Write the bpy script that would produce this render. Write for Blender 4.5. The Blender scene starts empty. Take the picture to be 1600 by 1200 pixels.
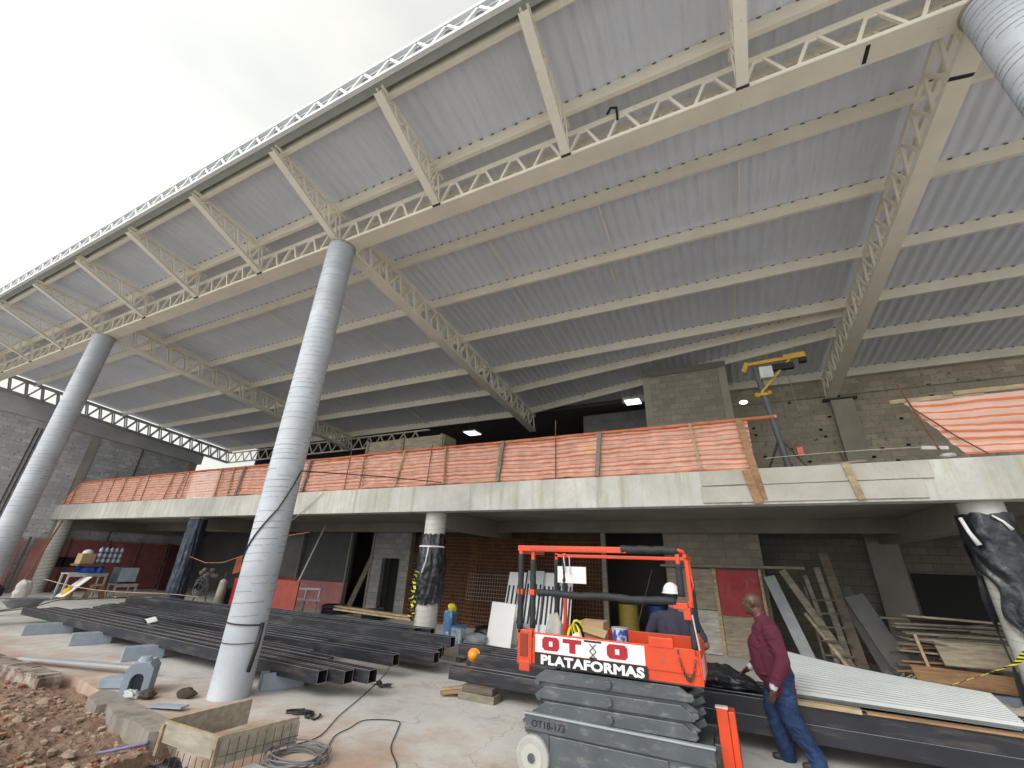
import bpy, bmesh, math, random
from mathutils import Vector, Matrix, noise
R = math.radians
random.seed(7)
S = bpy.context.scene
COL = S.collection
# ------------------------------------------------------------------ camera
cam = bpy.data.objects.new("camera", bpy.data.cameras.new("camera")); COL.objects.link(cam)
cam.data.sensor_width = 36; cam.data.lens = 647.2/1600*36
cam.data.clip_start = 0.05; cam.data.clip_end = 800
_r = Vector((0.902, 0.430, 0.035)).normalized()
_f = Vector((-0.407, 0.822, 0.399)); _f = (_f - _r*_f.dot(_r)).normalized()
_u = _r.cross(_f)
cam.matrix_world = Matrix((( _r.x, _u.x, -_f.x, 0), (_r.y, _u.y, -_f.y, 0), (_r.z, _u.z, -_f.z, 2.0), (0, 0, 0, 1)))
S.camera = cam
# ------------------------------------------------------------------ sky, sun, exposure
SUN_EL, SUN_AZ = R(38), R(196)          # azimuth clockwise from +Y
world = bpy.data.worlds.new("World"); S.world = world; world.use_nodes = True
wn, wl = world.node_tree.nodes, world.node_tree.links
bg = wn["Background"]; bg.inputs[1].default_value = 0.1
sky = wn.new("ShaderNodeTexSky"); sky.sky_type = 'NISHITA'; sky.sun_disc = False
sky.sun_elevation = SUN_EL; sky.sun_rotation = SUN_AZ; sky.dust_density = 4
tc = wn.new("ShaderNodeTexCoord")
def wmath(op, a, b=None, v=None):
    n = wn.new("ShaderNodeMath"); n.operation = op
    wl.new(a, n.inputs[0])
    if b is not None: wl.new(b, n.inputs[1])
    if v is not None: n.inputs[1].default_value = v
    return n.outputs[0]
def glow(direction, p):
    n = wn.new("ShaderNodeVectorMath"); n.operation = 'DOT_PRODUCT'
    wl.new(tc.outputs['Generated'], n.inputs[0]); n.inputs[1].default_value = Vector(direction).normalized()
    return wmath('POWER', wmath('MAXIMUM', n.outputs['Value'], v=0.0), v=p)
nz = wn.new("ShaderNodeTexNoise"); nz.inputs['Scale'].default_value = 1.7; nz.inputs['Detail'].default_value = 5; nz.inputs['Roughness'].default_value = .45
mp = wn.new("ShaderNodeMapping"); mp.inputs['Scale'].default_value = (1, 1, 2.2)
wl.new(tc.outputs['Generated'], mp.inputs[0]); wl.new(mp.outputs[0], nz.inputs[0])
ramp = wn.new("ShaderNodeValToRGB"); wl.new(nz.outputs[0], ramp.inputs[0])
ramp.color_ramp.elements[0].position = .3; ramp.color_ramp.elements[0].color = (.54, .58, .61, 1)
ramp.color_ramp.elements[1].position = .72; ramp.color_ramp.elements[1].color = (.94, .93, .88, 1)
g1 = glow((-0.88, 0.14, 0.54), 9)        # bright veiled patch low over the left side
g2 = glow((math.sin(SUN_AZ)*.9, math.cos(SUN_AZ)*.9, .38), 3.0)  # bright overcast behind the photographer
gain = wmath('ADD', wmath('MULTIPLY', g1, v=6.2), wmath('MULTIPLY', g2, v=22.0))
gain = wmath('ADD', gain, v=7.6)
cl = wn.new("ShaderNodeVectorMath"); cl.operation = 'SCALE'; wl.new(ramp.outputs[0], cl.inputs[0]); wl.new(gain, cl.inputs['Scale'])
warm = wn.new("ShaderNodeMix"); warm.data_type = 'RGBA'; warm.blend_type = 'MULTIPLY'
wl.new(g1, warm.inputs[0]); wl.new(cl.outputs[0], warm.inputs[6]); warm.inputs[7].default_value = (1.12, 1.06, .92, 1)
mx = wn.new("ShaderNodeMix"); mx.data_type = 'RGBA'; mx.inputs[0].default_value = .9
wl.new(sky.outputs[0], mx.inputs[6]); wl.new(warm.outputs[2], mx.inputs[7]); wl.new(mx.outputs[2], bg.inputs[0])
sun = bpy.data.objects.new("sun", bpy.data.lights.new("sun", 'SUN')); COL.objects.link(sun)
sun.data.energy = 1.0; sun.data.angle = R(25); sun.data.color = (1, .96, .9)
_d = Vector((math.sin(SUN_AZ)*math.cos(SUN_EL), math.cos(SUN_AZ)*math.cos(SUN_EL), math.sin(SUN_EL)))
sun.rotation_euler = (-_d).to_track_quat('-Z', 'Y').to_euler()
S.view_settings.view_transform = 'Standard'; S.view_settings.look = 'None'
S.view_settings.exposure = 0.4; S.view_settings.gamma = 1
S.cycles.max_bounces = 10; S.cycles.diffuse_bounces = 6; S.cycles.use_denoising = True

# ------------------------------------------------------------------ materials
class NT:
    def __init__(s, m):
        s.n, s.l = m.node_tree.nodes, m.node_tree.links; s.b = s.n["Principled BSDF"]
    def noise(s, scale, detail=4, rough=.55, vec=None, sc=None):
        n = s.n.new("ShaderNodeTexNoise"); n.inputs['Scale'].default_value = scale; n.inputs['Detail'].default_value = detail; n.inputs['Roughness'].default_value = rough
        v = vec or s.obj()
        if sc:
            m = s.n.new("ShaderNodeMapping"); m.inputs['Scale'].default_value = sc; s.l.new(v, m.inputs[0]); v = m.outputs[0]
        s.l.new(v, n.inputs[0]); return n.outputs[0]
    def obj(s):
        if not hasattr(s, '_o'): s._o = s.n.new("ShaderNodeTexCoord").outputs['Object']
        return s._o
    def ramp(s, fac, p0, c0, p1, c1):
        n = s.n.new("ShaderNodeValToRGB"); s.l.new(fac, n.inputs[0]); e = n.color_ramp.elements
        e[0].position, e[1].position = p0, p1; e[0].color = (*c0, 1); e[1].color = (*c1, 1); return n.outputs[0]
    def mix(s, fac, a, b, mode='MIX'):
        n = s.n.new("ShaderNodeMix"); n.data_type = 'RGBA'; n.blend_type = mode
        for i, v in ((0, fac), (6, a), (7, b)):
            if isinstance(v, (int, float)): n.inputs[i].default_value = v
            elif isinstance(v, tuple): n.inputs[i].default_value = (*v, 1)
            else: s.l.new(v, n.inputs[i])
        return n.outputs[2]
    def bump(s, h, dist=.01, strength=.5):
        n = s.n.new("ShaderNodeBump"); n.inputs['Distance'].default_value = dist; n.inputs['Strength'].default_value = strength
        s.l.new(h, n.inputs['Height']); s.l.new(n.outputs[0], s.b.inputs['Normal'])
    def planar(s):
        sp = s.n.new("ShaderNodeSeparateXYZ"); s.l.new(s.obj(), sp.inputs[0])
        ad = s.n.new("ShaderNodeMath"); s.l.new(sp.outputs[0], ad.inputs[0]); s.l.new(sp.outputs[1], ad.inputs[1])
        cb = s.n.new("ShaderNodeCombineXYZ"); s.l.new(ad.outputs[0], cb.inputs[0]); s.l.new(sp.outputs[2], cb.inputs[1]); return cb.outputs[0]
MATS = {}
def sc(c, k): return tuple(min(1, v*k) for v in c)
def mat(name, col, rough=.7, metal=0, var=.25, scale=3.0, bump=0, bscale=40, spec=.5, dirt=None, dirt_p=(.55, .75), dscale=2.0, dsc=None):
    """painted / plain surface with tone variation, optional dirt patches and bump"""
    if name in MATS: return MATS[name]
    m = bpy.data.materials.new(name); m.use_nodes = True; t = NT(m)
    c = t.ramp(t.noise(scale), .3, sc(col, 1-var), .7, sc(col, 1+var*.6))
    if dirt:
        f = t.ramp(t.noise(dscale, 6, .65, sc=dsc), dirt_p[0], (0, 0, 0), dirt_p[1], (1, 1, 1)); c = t.mix(f, c, dirt)
    t.l.new(c, t.b.inputs['Base Color'])
    t.b.inputs['Roughness'].default_value = rough; t.b.inputs['Metallic'].default_value = metal
    t.b.inputs['Specular IOR Level'].default_value = spec
    if bump: t.bump(t.noise(bscale, 6, .6), bump, .7)
    MATS[name] = m; return m
def block_mat(name, col, mortar, w=.4, h=.2, dirt=(.12, .11, .1)):
    m = bpy.data.materials.new(name); m.use_nodes = True; t = NT(m)
    b = t.n.new("ShaderNodeTexBrick"); t.l.new(t.planar(), b.inputs[0])
    b.inputs['Scale'].default_value = 1; b.inputs['Brick Width'].default_value = w; b.inputs['Row Height'].default_value = h
    b.inputs['Mortar Size'].default_value = .011; b.inputs['Mortar Smooth'].default_value = .3; b.inputs['Bias'].default_value = 0
    b.inputs['Color1'].default_value = (*sc(col, .8), 1); b.inputs['Color2'].default_value = (*sc(col, 1.15), 1); b.inputs['Mortar'].default_value = (*mortar, 1)
    c = t.mix(t.ramp(t.noise(1.1, 6), .35, (0, 0, 0), .75, (.7, .7, .7)), b.outputs[0], sc(col, .62))
    c = t.mix(t.ramp(t.noise(9, 5), .58, (0, 0, 0), .72, (.8, .8, .8)), c, dirt)
    t.l.new(c, t.b.inputs['Base Color']); t.b.inputs['Roughness'].default_value = .92
    t.bump(t.mix(.35, b.outputs[1], t.noise(30, 5)), .012, -.8); MATS[name] = m; return m
def concrete_mat(name, col, streak=None, rough=.85, bump=.004):
    m = bpy.data.materials.new(name); m.use_nodes = True; t = NT(m)
    c = t.ramp(t.noise(.9, 7, .6), .3, sc(col, .72), .7, sc(col, 1.12))
    c = t.mix(t.ramp(t.noise(14, 6, .7), .5, (0, 0, 0), .8, (.5, .5, .5)), c, sc(col, .6))
    if streak:
        f = t.ramp(t.noise(1, 5, .6, sc=(5, 5, .35)), .5, (0, 0, 0), .72, (.75, .75, .75)); c = t.mix(f, c, streak)
        f2 = t.ramp(t.noise(1.3, 5, .6, sc=(3, 3, .3)), .56, (0, 0, 0), .7, (.6, .6, .6)); c = t.mix(f2, c, sc(col, .45))
    t.l.new(c, t.b.inputs['Base Color']); t.b.inputs['Roughness'].default_value = rough
    t.bump(t.noise(22, 8, .65), bump, .6); MATS[name] = m; return m
def wood_mat(name, col, dark=.55):
    m = bpy.data.materials.new(name); m.use_nodes = True; t = NT(m)
    c = t.ramp(t.noise(1, 5, .6, sc=(3, 14, 18)), .3, sc(col, dark), .7, sc(col, 1.15))
    c = t.mix(t.ramp(t.noise(2.2, 5), .5, (0, 0, 0), .75, (.65, .65, .65)), c, sc(col, .45))
    t.l.new(c, t.b.inputs['Base Color']); t.b.inputs['Roughness'].default_value = .8; t.bump(t.noise(60, 4), .002, .5)
    MATS[name] = m; return m
def emit_mat(name, col, k):
    m = bpy.data.materials.new(name); m.use_nodes = True; b = m.node_tree.nodes["Principled BSDF"]
    b.inputs['Emission Color'].default_value = (*col, 1); b.inputs['Emission Strength'].default_value = k; b.inputs['Base Color'].default_value = (*col, 1)
    MATS[name] = m; return m

# ------------------------------------------------------------------ mesh builder and tagging
class MB:
    def __init__(s): s.v, s.f, s.m = [], [], []
    def add(s, vs, fs, mi=0):
        k = len(s.v); s.v += [tuple(v) for v in vs]; s.f += [tuple(i+k for i in f) for f in fs]; s.m += [mi]*len(fs); return s
    def box(s, x0, x1, y0, y1, z0, z1, mi=0, M=None):
        vs = [Vector((x, y, z)) for z in (z0, z1) for y in (y0, y1) for x in (x0, x1)]
        if M: vs = [M @ v for v in vs]
        return s.add(vs, [(0, 2, 3, 1), (4, 5, 7, 6), (0, 1, 5, 4), (2, 6, 7, 3), (0, 4, 6, 2), (1, 3, 7, 5)], mi)
    def bar(s, p, q, w, h, up=(0, 0, 1), mi=0, taper=1):
        p, q = Vector(p), Vector(q); d = (q-p).normalized(); up = Vector(up)
        if abs(d.dot(up)) > .98: up = Vector((0, 1, 0))
        a = d.cross(up).normalized(); b = a.cross(d)
        vs = []
        for c, k in ((p, 1), (q, taper)):
            for sa, sb in ((-1, -1), (1, -1), (1, 1), (-1, 1)): vs.append(c + a*sa*w/2*k + b*sb*h/2*k)
        return s.add(vs, [(3, 2, 1, 0), (4, 5, 6, 7), (0, 1, 5, 4), (1, 2, 6, 5), (2, 3, 7, 6), (3, 0, 4, 7)], mi)
    def cyl(s, p, q, r0, r1=None, n=16, mi=0, caps=True):
        r1 = r0 if r1 is None else r1
        return s.tube([p, q], [r0, r1], n, mi, caps)
    def tube(s, pts, r, n=8, mi=0, caps=True):
        pts = [Vector(p) for p in pts]; rs = r if isinstance(r, (list, tuple)) else [r]*len(pts)
        vs, fs = [], []; prev = None
        for i, p in enumerate(pts):
            d = (pts[min(i+1, len(pts)-1)] - pts[max(i-1, 0)]).normalized()
            if prev is None:
                a = d.cross(Vector((0, 0, 1)) if abs(d.z) < .95 else Vector((0, 1, 0))).normalized()
            else:
                a = (prev - d*prev.dot(d)).normalized()
            prev = a; b = d.cross(a)
            for k in range(n):
                t = 2*math.pi*k/n; vs.append(p + (a*math.cos(t) + b*math.sin(t))*rs[i])
        for i in range(len(pts)-1):
            for k in range(n): fs.append((i*n+k, i*n+(k+1) % n, (i+1)*n+(k+1) % n, (i+1)*n+k))
        if caps: fs += [tuple(reversed(range(n))), tuple(range((len(pts)-1)*n, len(pts)*n))]
        return s.add(vs, fs, mi)
    def grid(s, nx, ny, fn, mi=0, close=False):
        vs = [fn(i/nx, j/ny) for j in range(ny+1) for i in range(nx+1)]
        return s.add(vs, [(j*(nx+1)+i, j*(nx+1)+i+1, (j+1)*(nx+1)+i+1, (j+1)*(nx+1)+i) for j in range(ny) for i in range(nx)], mi)
    def prism(s, poly, axis, a0, a1, mi=0):
        """poly of 2D points extruded along axis ('x': poly is (y,z); 'y': (x,z); 'z': (x,y))"""
        def P(u, v, w): return {'x': (w, u, v), 'y': (u, w, v), 'z': (u, v, w)}[axis]
        n = len(poly); vs = [P(u, v, a0) for u, v in poly] + [P(u, v, a1) for u, v in poly]
        return s.add(vs, [tuple(range(n)), tuple(reversed(range(n, 2*n)))] + [(i, n+i, n+(i+1) % n, (i+1) % n) for i in range(n)], mi)
    def ball(s, c, r, n=12, mi=0, fn=None):
        c = Vector(c); r = (r, r, r) if isinstance(r, (int, float)) else r; vs = []
        for j in range(n//2+1):
            a = math.pi*j/(n//2)
            for i in range(n):
                b = 2*math.pi*i/n; d = Vector((math.sin(a)*math.cos(b), math.sin(a)*math.sin(b), math.cos(a)))
                k = fn(d) if fn else 1; vs.append(c + Vector((d.x*r[0], d.y*r[1], d.z*r[2]))*k)
        return s.add(vs, [(j*n+i, (j+1)*n+i, (j+1)*n+(i+1) % n, j*n+(i+1) % n) for j in range(n//2) for i in range(n)], mi)
    def build(s, name, m, parent=None, smooth=False, bevel=0, solid=0, label=None):
        me = bpy.data.meshes.new(name); off = OFF.get(parent, Vector((0, 0, 0))) if parent else Vector((0, 0, 0))
        me.from_pydata([Vector(v)-off for v in s.v], [], s.f)
        for mm in (m if isinstance(m, (list, tuple)) else [m]): me.materials.append(mm)
        me.polygons.foreach_set('material_index', s.m)
        bm = bmesh.new(); bm.from_mesh(me); bmesh.ops.remove_doubles(bm, verts=bm.verts, dist=1e-5); bmesh.ops.recalc_face_normals(bm, faces=bm.faces); bm.to_mesh(me); bm.free()
        if smooth:
            me.polygons.foreach_set('use_smooth', [True]*len(me.polygons))
        o = bpy.data.objects.new(name, me); COL.objects.link(o)
        if parent: o.parent = parent
        OFF[o] = off
        if solid:
            k = o.modifiers.new("thickness", 'SOLIDIFY'); k.thickness = solid; k.offset = 0
        if bevel:
            k = o.modifiers.new("bevel", 'BEVEL'); k.width = bevel; k.segments = 2; k.limit_method = 'ANGLE'; k.angle_limit = R(50)
        if label: o['label'] = label
        return o
OFF = {}
def tag(o, label, cat, group=None, kind=None):
    if label: o['label'] = label
    if cat: o['category'] = cat
    if group: o['group'] = group
    if kind: o['kind'] = kind
    return o
def thing(name, label, cat, loc, group=None):
    o = bpy.data.objects.new(name, None); COL.objects.link(o); o.location = loc; o.empty_display_size = .2
    OFF[o] = Vector(loc); return tag(o, label, cat, group)
def one(name, mb, m, label, cat, group=None, **k):
    """a thing that is a single mesh; its origin goes to the base of the mesh"""
    xs = [v[0] for v in mb.v]; ys = [v[1] for v in mb.v]; zs = [v[2] for v in mb.v]
    c = Vector(((min(xs)+max(xs))/2, (min(ys)+max(ys))/2, min(zs)))
    mb.v = [tuple(Vector(v)-c) for v in mb.v]
    o = mb.build(name, m, None, **k); o.location = c; return tag(o, label, cat, group)
def struct(name, mb, m, **k): return tag(mb.build(name, m, None, **k), None, None, kind='structure')
def dup_tree(o, parent=None):
    c = o.copy(); COL.objects.link(c)
    if parent: c.parent = parent
    OFF[c] = OFF.get(o, Vector())
    for ch in list(o.children): dup_tree(ch, c)
    return c
def V(*a): return Vector(a)
def rotz(a, c=(0, 0, 0)):
    c = Vector(c); return Matrix.Translation(c) @ Matrix.Rotation(a, 4, 'Z') @ Matrix.Translation(-c)
def fbm(p, o=4): return noise.fractal(Vector(p), 1.0, 2.0, o)

# ------------------------------------------------------------------ palette
CREAM = mat('cream_paint', (.82, .775, .655), .55, var=.08, scale=1.5, dirt=(.30, .24, .16), dirt_p=(.64, .82), dscale=7)
WHITEP = mat('white_paint', (.78, .80, .80), .5, var=.06, dirt=(.4, .4, .38), dirt_p=(.65, .85), dscale=5)
GALV = mat('galvanised_sheet', (.68, .715, .80), .6, .0, var=.05, scale=.5, dirt=(.56, .57, .60), dirt_p=(.5, .8), dscale=2.5, dsc=(6, .5, 1))
GUTTER = mat('gutter_zinc', (.40, .44, .42), .5, .3, var=.1)
CONC = concrete_mat('concrete_rough', (.38, .35, .285)); CONCG = concrete_mat('concrete_grey', (.52, .53, .55))
EDGEC = concrete_mat('concrete_edge', (.60, .595, .555), streak=(.38, .34, .24))
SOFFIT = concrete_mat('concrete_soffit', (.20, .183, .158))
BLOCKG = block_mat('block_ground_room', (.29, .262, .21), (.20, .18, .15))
KERBM = None
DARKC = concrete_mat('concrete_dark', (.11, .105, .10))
COLM = concrete_mat('column_paint', (.53, .575, .635), rough=.6, bump=.001)
COLW = concrete_mat('column_white', (.62, .62, .57), rough=.7, bump=.001)
LINE = mat('column_seam', (.27, .285, .30), .8, var=.3)
BLOCK = block_mat('block_wall', (.45, .40, .31), (.31, .28, .22))
BLOCKL = block_mat('block_wall_grey', (.62, .63, .66), (.40, .40, .42)); BLOCKM = block_mat('block_panel', (.26, .26, .25), (.15, .15, .15))
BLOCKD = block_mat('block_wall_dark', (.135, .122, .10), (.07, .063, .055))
PLAST = mat('black_plastic', (.018, .020, .026), .28, var=.3, scale=6, spec=.6, dirt=(.12, .13, .15), dirt_p=(.56, .8), dscale=5, bump=.02, bscale=9)
BLUEPL = mat('blue_black_plastic', (.02, .035, .065), .3, var=.3, scale=6, spec=.6, dirt=(.14, .17, .22), dirt_p=(.55, .75), dscale=6, bump=.02, bscale=9)
STEELB = mat('black_primed_steel', (.022, .024, .032), .42, .1, var=.4, scale=2, dirt=(.11, .095, .085), dirt_p=(.52, .74), dscale=1.6, dsc=(.7, 5, 5))
STEELE = mat('steel_rim_and_glint', (.45, .46, .48), .35, .3, var=.35, scale=1.3)
WOOD = wood_mat('timber_raw', (.47, .36, .22))
WOODG = wood_mat('timber_grey', (.27, .235, .185))
WOODD = wood_mat('timber_dark', (.16, .13, .10))
PLY = wood_mat('plywood_pale', (.34, .29, .215))
WOODO = wood_mat('timber_orange', (.38, .22, .115))
BOARDG = concrete_mat('shutter_board', (.50, .48, .42))
REDP = mat('red_plywood', (.36, .045, .055), .75, var=.3, scale=2, dirt=(.33, .20, .17), dirt_p=(.55, .8), dscale=3, bump=.003)
PINKP = mat('faded_red_board', (.50, .20, .20), .8, var=.25, scale=1.2, dirt=(.24, .20, .18), dirt_p=(.5, .75), dscale=2.5)
RUST = mat('rusty_rebar', (.20, .085, .04), .85, var=.4, scale=8)
RUSTG = mat('grey_wire', (.20, .19, .18), .7, .3, var=.3)
NETO = mat('orange_net', (.74, .21, .09), .75, var=.16, scale=4)
NETW = mat('pale_net', (.78, .50, .41), .75, var=.2, scale=4)
ORANGE = mat('orange_red_paint', (.68, .062, .014), .42, var=.16, scale=3, dirt=(.30, .09, .055), dirt_p=(.54, .74), dscale=9)
GREYP = mat('blue_grey_paint', (.088, .104, .115), .42, var=.25, scale=3, dirt=(.22, .215, .20), dirt_p=(.54, .74), dscale=6, dsc=(1, 1, 2.5))
FOAM = mat('black_foam', (.022, .024, .028), .7, var=.3, scale=12)
WHITE = mat('white_plain', (.80, .80, .80), .55, var=.04)
BLACK = mat('black_plain', (.012, .012, .014), .6, var=.2)
REDL = mat('letter_red', (.38, .010, .02), .5, var=.05)
YELLOW = mat('yellow_paint', (.80, .50, .03), .45, var=.12, dirt=(.3, .2, .06), dirt_p=(.6, .8), dscale=8)
YTAPE = mat('tape_yellow', (.80, .72, .05), .5, var=.05)
STEELP = mat('blue_grey_post', (.10, .115, .122), .5, var=.2)
UBLOCK = mat('grey_blue_block', (.30, .35, .41), .85, var=.14, scale=5, bump=.003)
RUBBER = mat('pale_tyre', (.42, .42, .40), .8, var=.2)
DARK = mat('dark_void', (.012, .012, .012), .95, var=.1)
CABLE = mat('black_cable', (.02, .02, .022), .5)
HOSE = mat('grey_hose', (.16, .17, .18), .5, var=.2)
BLUE = mat('blue_plastic', (.03, .09, .40), .4, var=.2)
LAMP = emit_mat('lamp_glow', (.95, 1, 1), 1.8)
CARD = mat('cardboard', (.48, .34, .20), .85, var=.12)
for _n in (NETO, NETW): _n.node_tree.nodes['Principled BSDF'].inputs['Alpha'].default_value = .80
SACK = mat('pale_sack', (.58, .56, .53), .85, var=.15, bump=.01, bscale=14)
GREYM = mat('grey_metal_sheet', (.50, .53, .56), .4, .3, var=.1)

# ------------------------------------------------------------------ ground
def floor_mat():
    m = bpy.data.materials.new('concrete_floor'); m.use_nodes = True; t = NT(m)
    c = t.ramp(t.noise(.45, 7, .6), .3, (.46, .45, .425), .7, (.62, .605, .575))
    c = t.mix(t.ramp(t.noise(7, 8, .7), .5, (0, 0, 0), .8, (.45, .45, .45)), c, (.33, .30, .26))
    sp = t.n.new("ShaderNodeSeparateXYZ"); t.l.new(t.obj(), sp.inputs[0])
    g = t.n.new("ShaderNodeMapRange"); t.l.new(sp.outputs[1], g.inputs[0]); g.inputs[1].default_value = 6.4; g.inputs[2].default_value = 3.9; g.inputs[3].default_value = -.12; g.inputs[4].default_value = .36
    a = t.n.new("ShaderNodeMath"); t.l.new(g.outputs[0], a.inputs[0]); t.l.new(t.noise(1.7, 7, .65), a.inputs[1])
    d = t.ramp(a.outputs[0], .52, (0, 0, 0), .86, (.85, .85, .85))
    st = t.ramp(t.noise(1.1, 8, .72, sc=(1, 1.6, 1)), .52, (0, 0, 0), .68, (.55, .55, .55)); c = t.mix(st, c, (.27, .25, .225))
    vo = t.n.new("ShaderNodeTexVoronoi"); vo.feature = 'DISTANCE_TO_EDGE'; vo.inputs['Scale'].default_value = .34
    wv = t.n.new("ShaderNodeVectorMath"); wv.operation = 'ADD'; t.l.new(t.obj(), wv.inputs[0]); nn = t.n.new("ShaderNodeTexNoise"); nn.inputs['Scale'].default_value = 1.5; nn.inputs['Detail'].default_value = 6; t.l.new(t.obj(), nn.inputs[0]); t.l.new(nn.outputs[1], wv.inputs[1]); t.l.new(wv.outputs[0], vo.inputs[0])
    c = t.mix(t.ramp(vo.outputs[0], .0015, (.6, .6, .6), .004, (0, 0, 0)), c, (.2, .18, .155))
    c = t.mix(d, c, (.40, .25, .17))
    t.l.new(c, t.b.inputs['Base Color']); t.b.inputs['Roughness'].default_value = .8; t.bump(t.noise(25, 8, .7), .004, .6); return m
def dirt_mat():
    m = bpy.data.materials.new('red_dirt'); m.use_nodes = True; t = NT(m)
    c = t.ramp(t.noise(2.6, 9, .75), .34, (.21, .115, .075), .66, (.48, .335, .24))
    c = t.mix(t.ramp(t.noise(5, 8, .7), .55, (0, 0, 0), .7, (.85, .85, .85)), c, (.50, .40, .32))
    c = t.mix(t.ramp(t.noise(2.2, 5, .6, sc=(1, 2, 1)), .6, (0, 0, 0), .75, (.7, .7, .7)), c, (.30, .085, .045))
    t.l.new(c, t.b.inputs['Base Color']); t.b.inputs['Roughness'].default_value = .95; t.bump(t.noise(22, 10, .8), .06, 1); return m
FLOORM, DIRTM = floor_mat(), dirt_mat()
DUSTM = mat('pale_dust', (.52, .45, .36), .95, var=.2, bump=.01)
b = MB()
# slab: front edge at y 4.05 right of x=-9, kerb line further left
b.prism([(-32, 4.35), (-12.5, 4.3), (-10.2, 4.45), (-8.75, 4.22), (-6.3, 4.02), (14, 4.0), (14, 40), (-60, 40), (-60, 4.35)], 'z', -.5, 0)
struct('floor', b, FLOORM)
def dirt_z(x, y):
    z = -.17 + .12*fbm((x*.45, y*.45, 3.1)) + .05*fbm((x*2.3, y*2.3, 1.7)) + .045*abs(fbm((x*6, y*6, 5))) + .035*abs(fbm((x*15, y*15, 2)))
    if x < -9.5: z = max(z, -.26) + .10*max(0, min(1, (4.4-y)/1.5))*0
    d = max(abs((x+5.35)/.62), abs((y-3.55)/.62))       # the pit inside the timber collar
    if d < 1.6: z = z*max(0, min(1, (d-.9)/.7)) - .75*max(0, min(1, (1.35-d)/.35)) - .12*(d < 1.6)
    return z
b = MB()
b.grid(420, 150, lambda u, v: (lambda x, y: (x, y, dirt_z(x, y)))(-18+u*17.5, .2+v*4.5))
struct('dirt_ground', b, DIRTM)
b = MB(); b.box(-120, 120, -120, 160, -1.3, -.95); struct('ground', b, mat('pale_yard', (.50, .49, .47), .95, var=.2, scale=.4, bump=.01))  # yard out of view, made pale to bounce light up under the roof
# brick kerb along the slab edge
b = MB(); b.box(-32, -10.3, 4.0, 4.3, -.4, .035)
x = -31.9
while x < -10.4:
    b.box(x, x+.085, 3.99, 4.29, .035, .06+random.random()*.01); x += .11
one('brick_kerb', b, mat('kerb_brick', (.20, .135, .11), .9, var=.35, scale=6, dirt=(.44, .39, .34), dirt_p=(.42, .62), dscale=5, bump=.01), 'worn brick kerb between the red dirt and the concrete floor at far left', 'kerb')
# broken concrete edge under the painted duct block
b = MB()
b.prism([(-9.0, 4.3), (-8.7, 4.02), (-8.15, 3.9), (-8.1, 4.0), (-7.5, 3.83), (-7.0, 3.85), (-6.5, 3.75), (-6.3, 4.05), (-8.7, 4.35)], 'z', -.55, .012)
one('broken_slab_edge', b, concrete_mat('concrete_broken', (.32, .29, .25), streak=(.12, .11, .1), bump=.02), 'broken concrete footing edge beside the red rubble', 'concrete edge')
# rubble on the dirt: small stones nobody could count
b = MB()
for i in range(7500):
    x = -14.5+11.2*random.random(); y = .5+3.6*random.random()
    if x > -6.3 and y > 2.8: continue
    r = .008+.040*random.random()**5
    z = dirt_z(x, y)
    b.ball((x, y, z+r*.25), (r*random.uniform(.7, 1.6), r*random.uniform(.7, 1.4), r*random.uniform(.5, .9)), 6, random.choice((0, 0, 0, 0, 0, 1, 2)), fn=lambda d, s=random.random()*9: 1+.6*noise.noise(d*1.6+Vector((s, s, s))))
tag(b.build('rubble', [mat('stone_brown', (.36, .26, .19), .95, var=.3), mat('stone_pale', (.44, .36, .29), .95, var=.2), mat('stone_red', (.33, .13, .08), .95, var=.3)]), 'small brown and pale stones scattered over the red dirt', 'rubble', kind='stuff')

# ------------------------------------------------------------------ roof
def zp(y): return 9.51-.0985*(y-5.13)           # underside of the purlins
D = 11.213; CX = [-29.6, -18.39, -7.17, 4.04]; YC = 5.13; ZC = 8.74
roof = thing('canopy_roof', 'large cream steel truss roof with grey corrugated sheets over the site', 'roof', (0, 5, 8))
def corrugated(x0, x1, y0, y1, zf, per=.25, h=.024):
    b = MB(); xs = []; x = x0
    while x < x1:
        for dx, dz in ((0, 0), (per*.34, 0), (per*.5, h), (per*.84, h)): xs.append((x+dx, dz))
        x += per
    n = len(xs)
    for j in range(9):
        y = y0+(y1-y0)*j/8
        for (x, dz) in xs: b.v.append((x, y, zf(y)+dz))
    for j in range(8):
        for i in range(n-1): b.f.append((j*n+i, j*n+i+1, (j+1)*n+i+1, (j+1)*n+i)); b.m.append(0)
    return b
for x0, x1 in ((-30, -18.39), (-18.39, -7.17), (-7.17, 4.04), (4.04, 13)):
    corrugated(x0, x1, 3.0, 16.75, lambda y: zp(y)+.215).build('roof_sheet', GALV, roof, smooth=True)
PY = [3.22, 4.72, 6.73, 8.5, 10.4, 12.35, 14.2, 16.5]
def purlin(p, q):
    b = MB(); p, q = Vector(p), Vector(q)
    b.bar(p+Vector((0, 0, .08)), q+Vector((0, 0, .08)), .012, .29)
    for dz in (-.07, .218): b.bar(p+Vector((0, .03, dz)), q+Vector((0, .035, dz)), .08, .012)
    n = int((q-p).length/.25)
    for i in range(n):                            # sheet fixings along the top of the purlin
        c = p.lerp(q, (i+.5)/n); b.box(c.x-.03, c.x+.03, c.y-.022, c.y-.008, c.z+.195, c.z+.215, 1)
    return b
FIX = mat('fixing_dark', (.06, .055, .05), .8); FIXP = mat('fixing_brown', (.13, .11, .09), .8)
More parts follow.
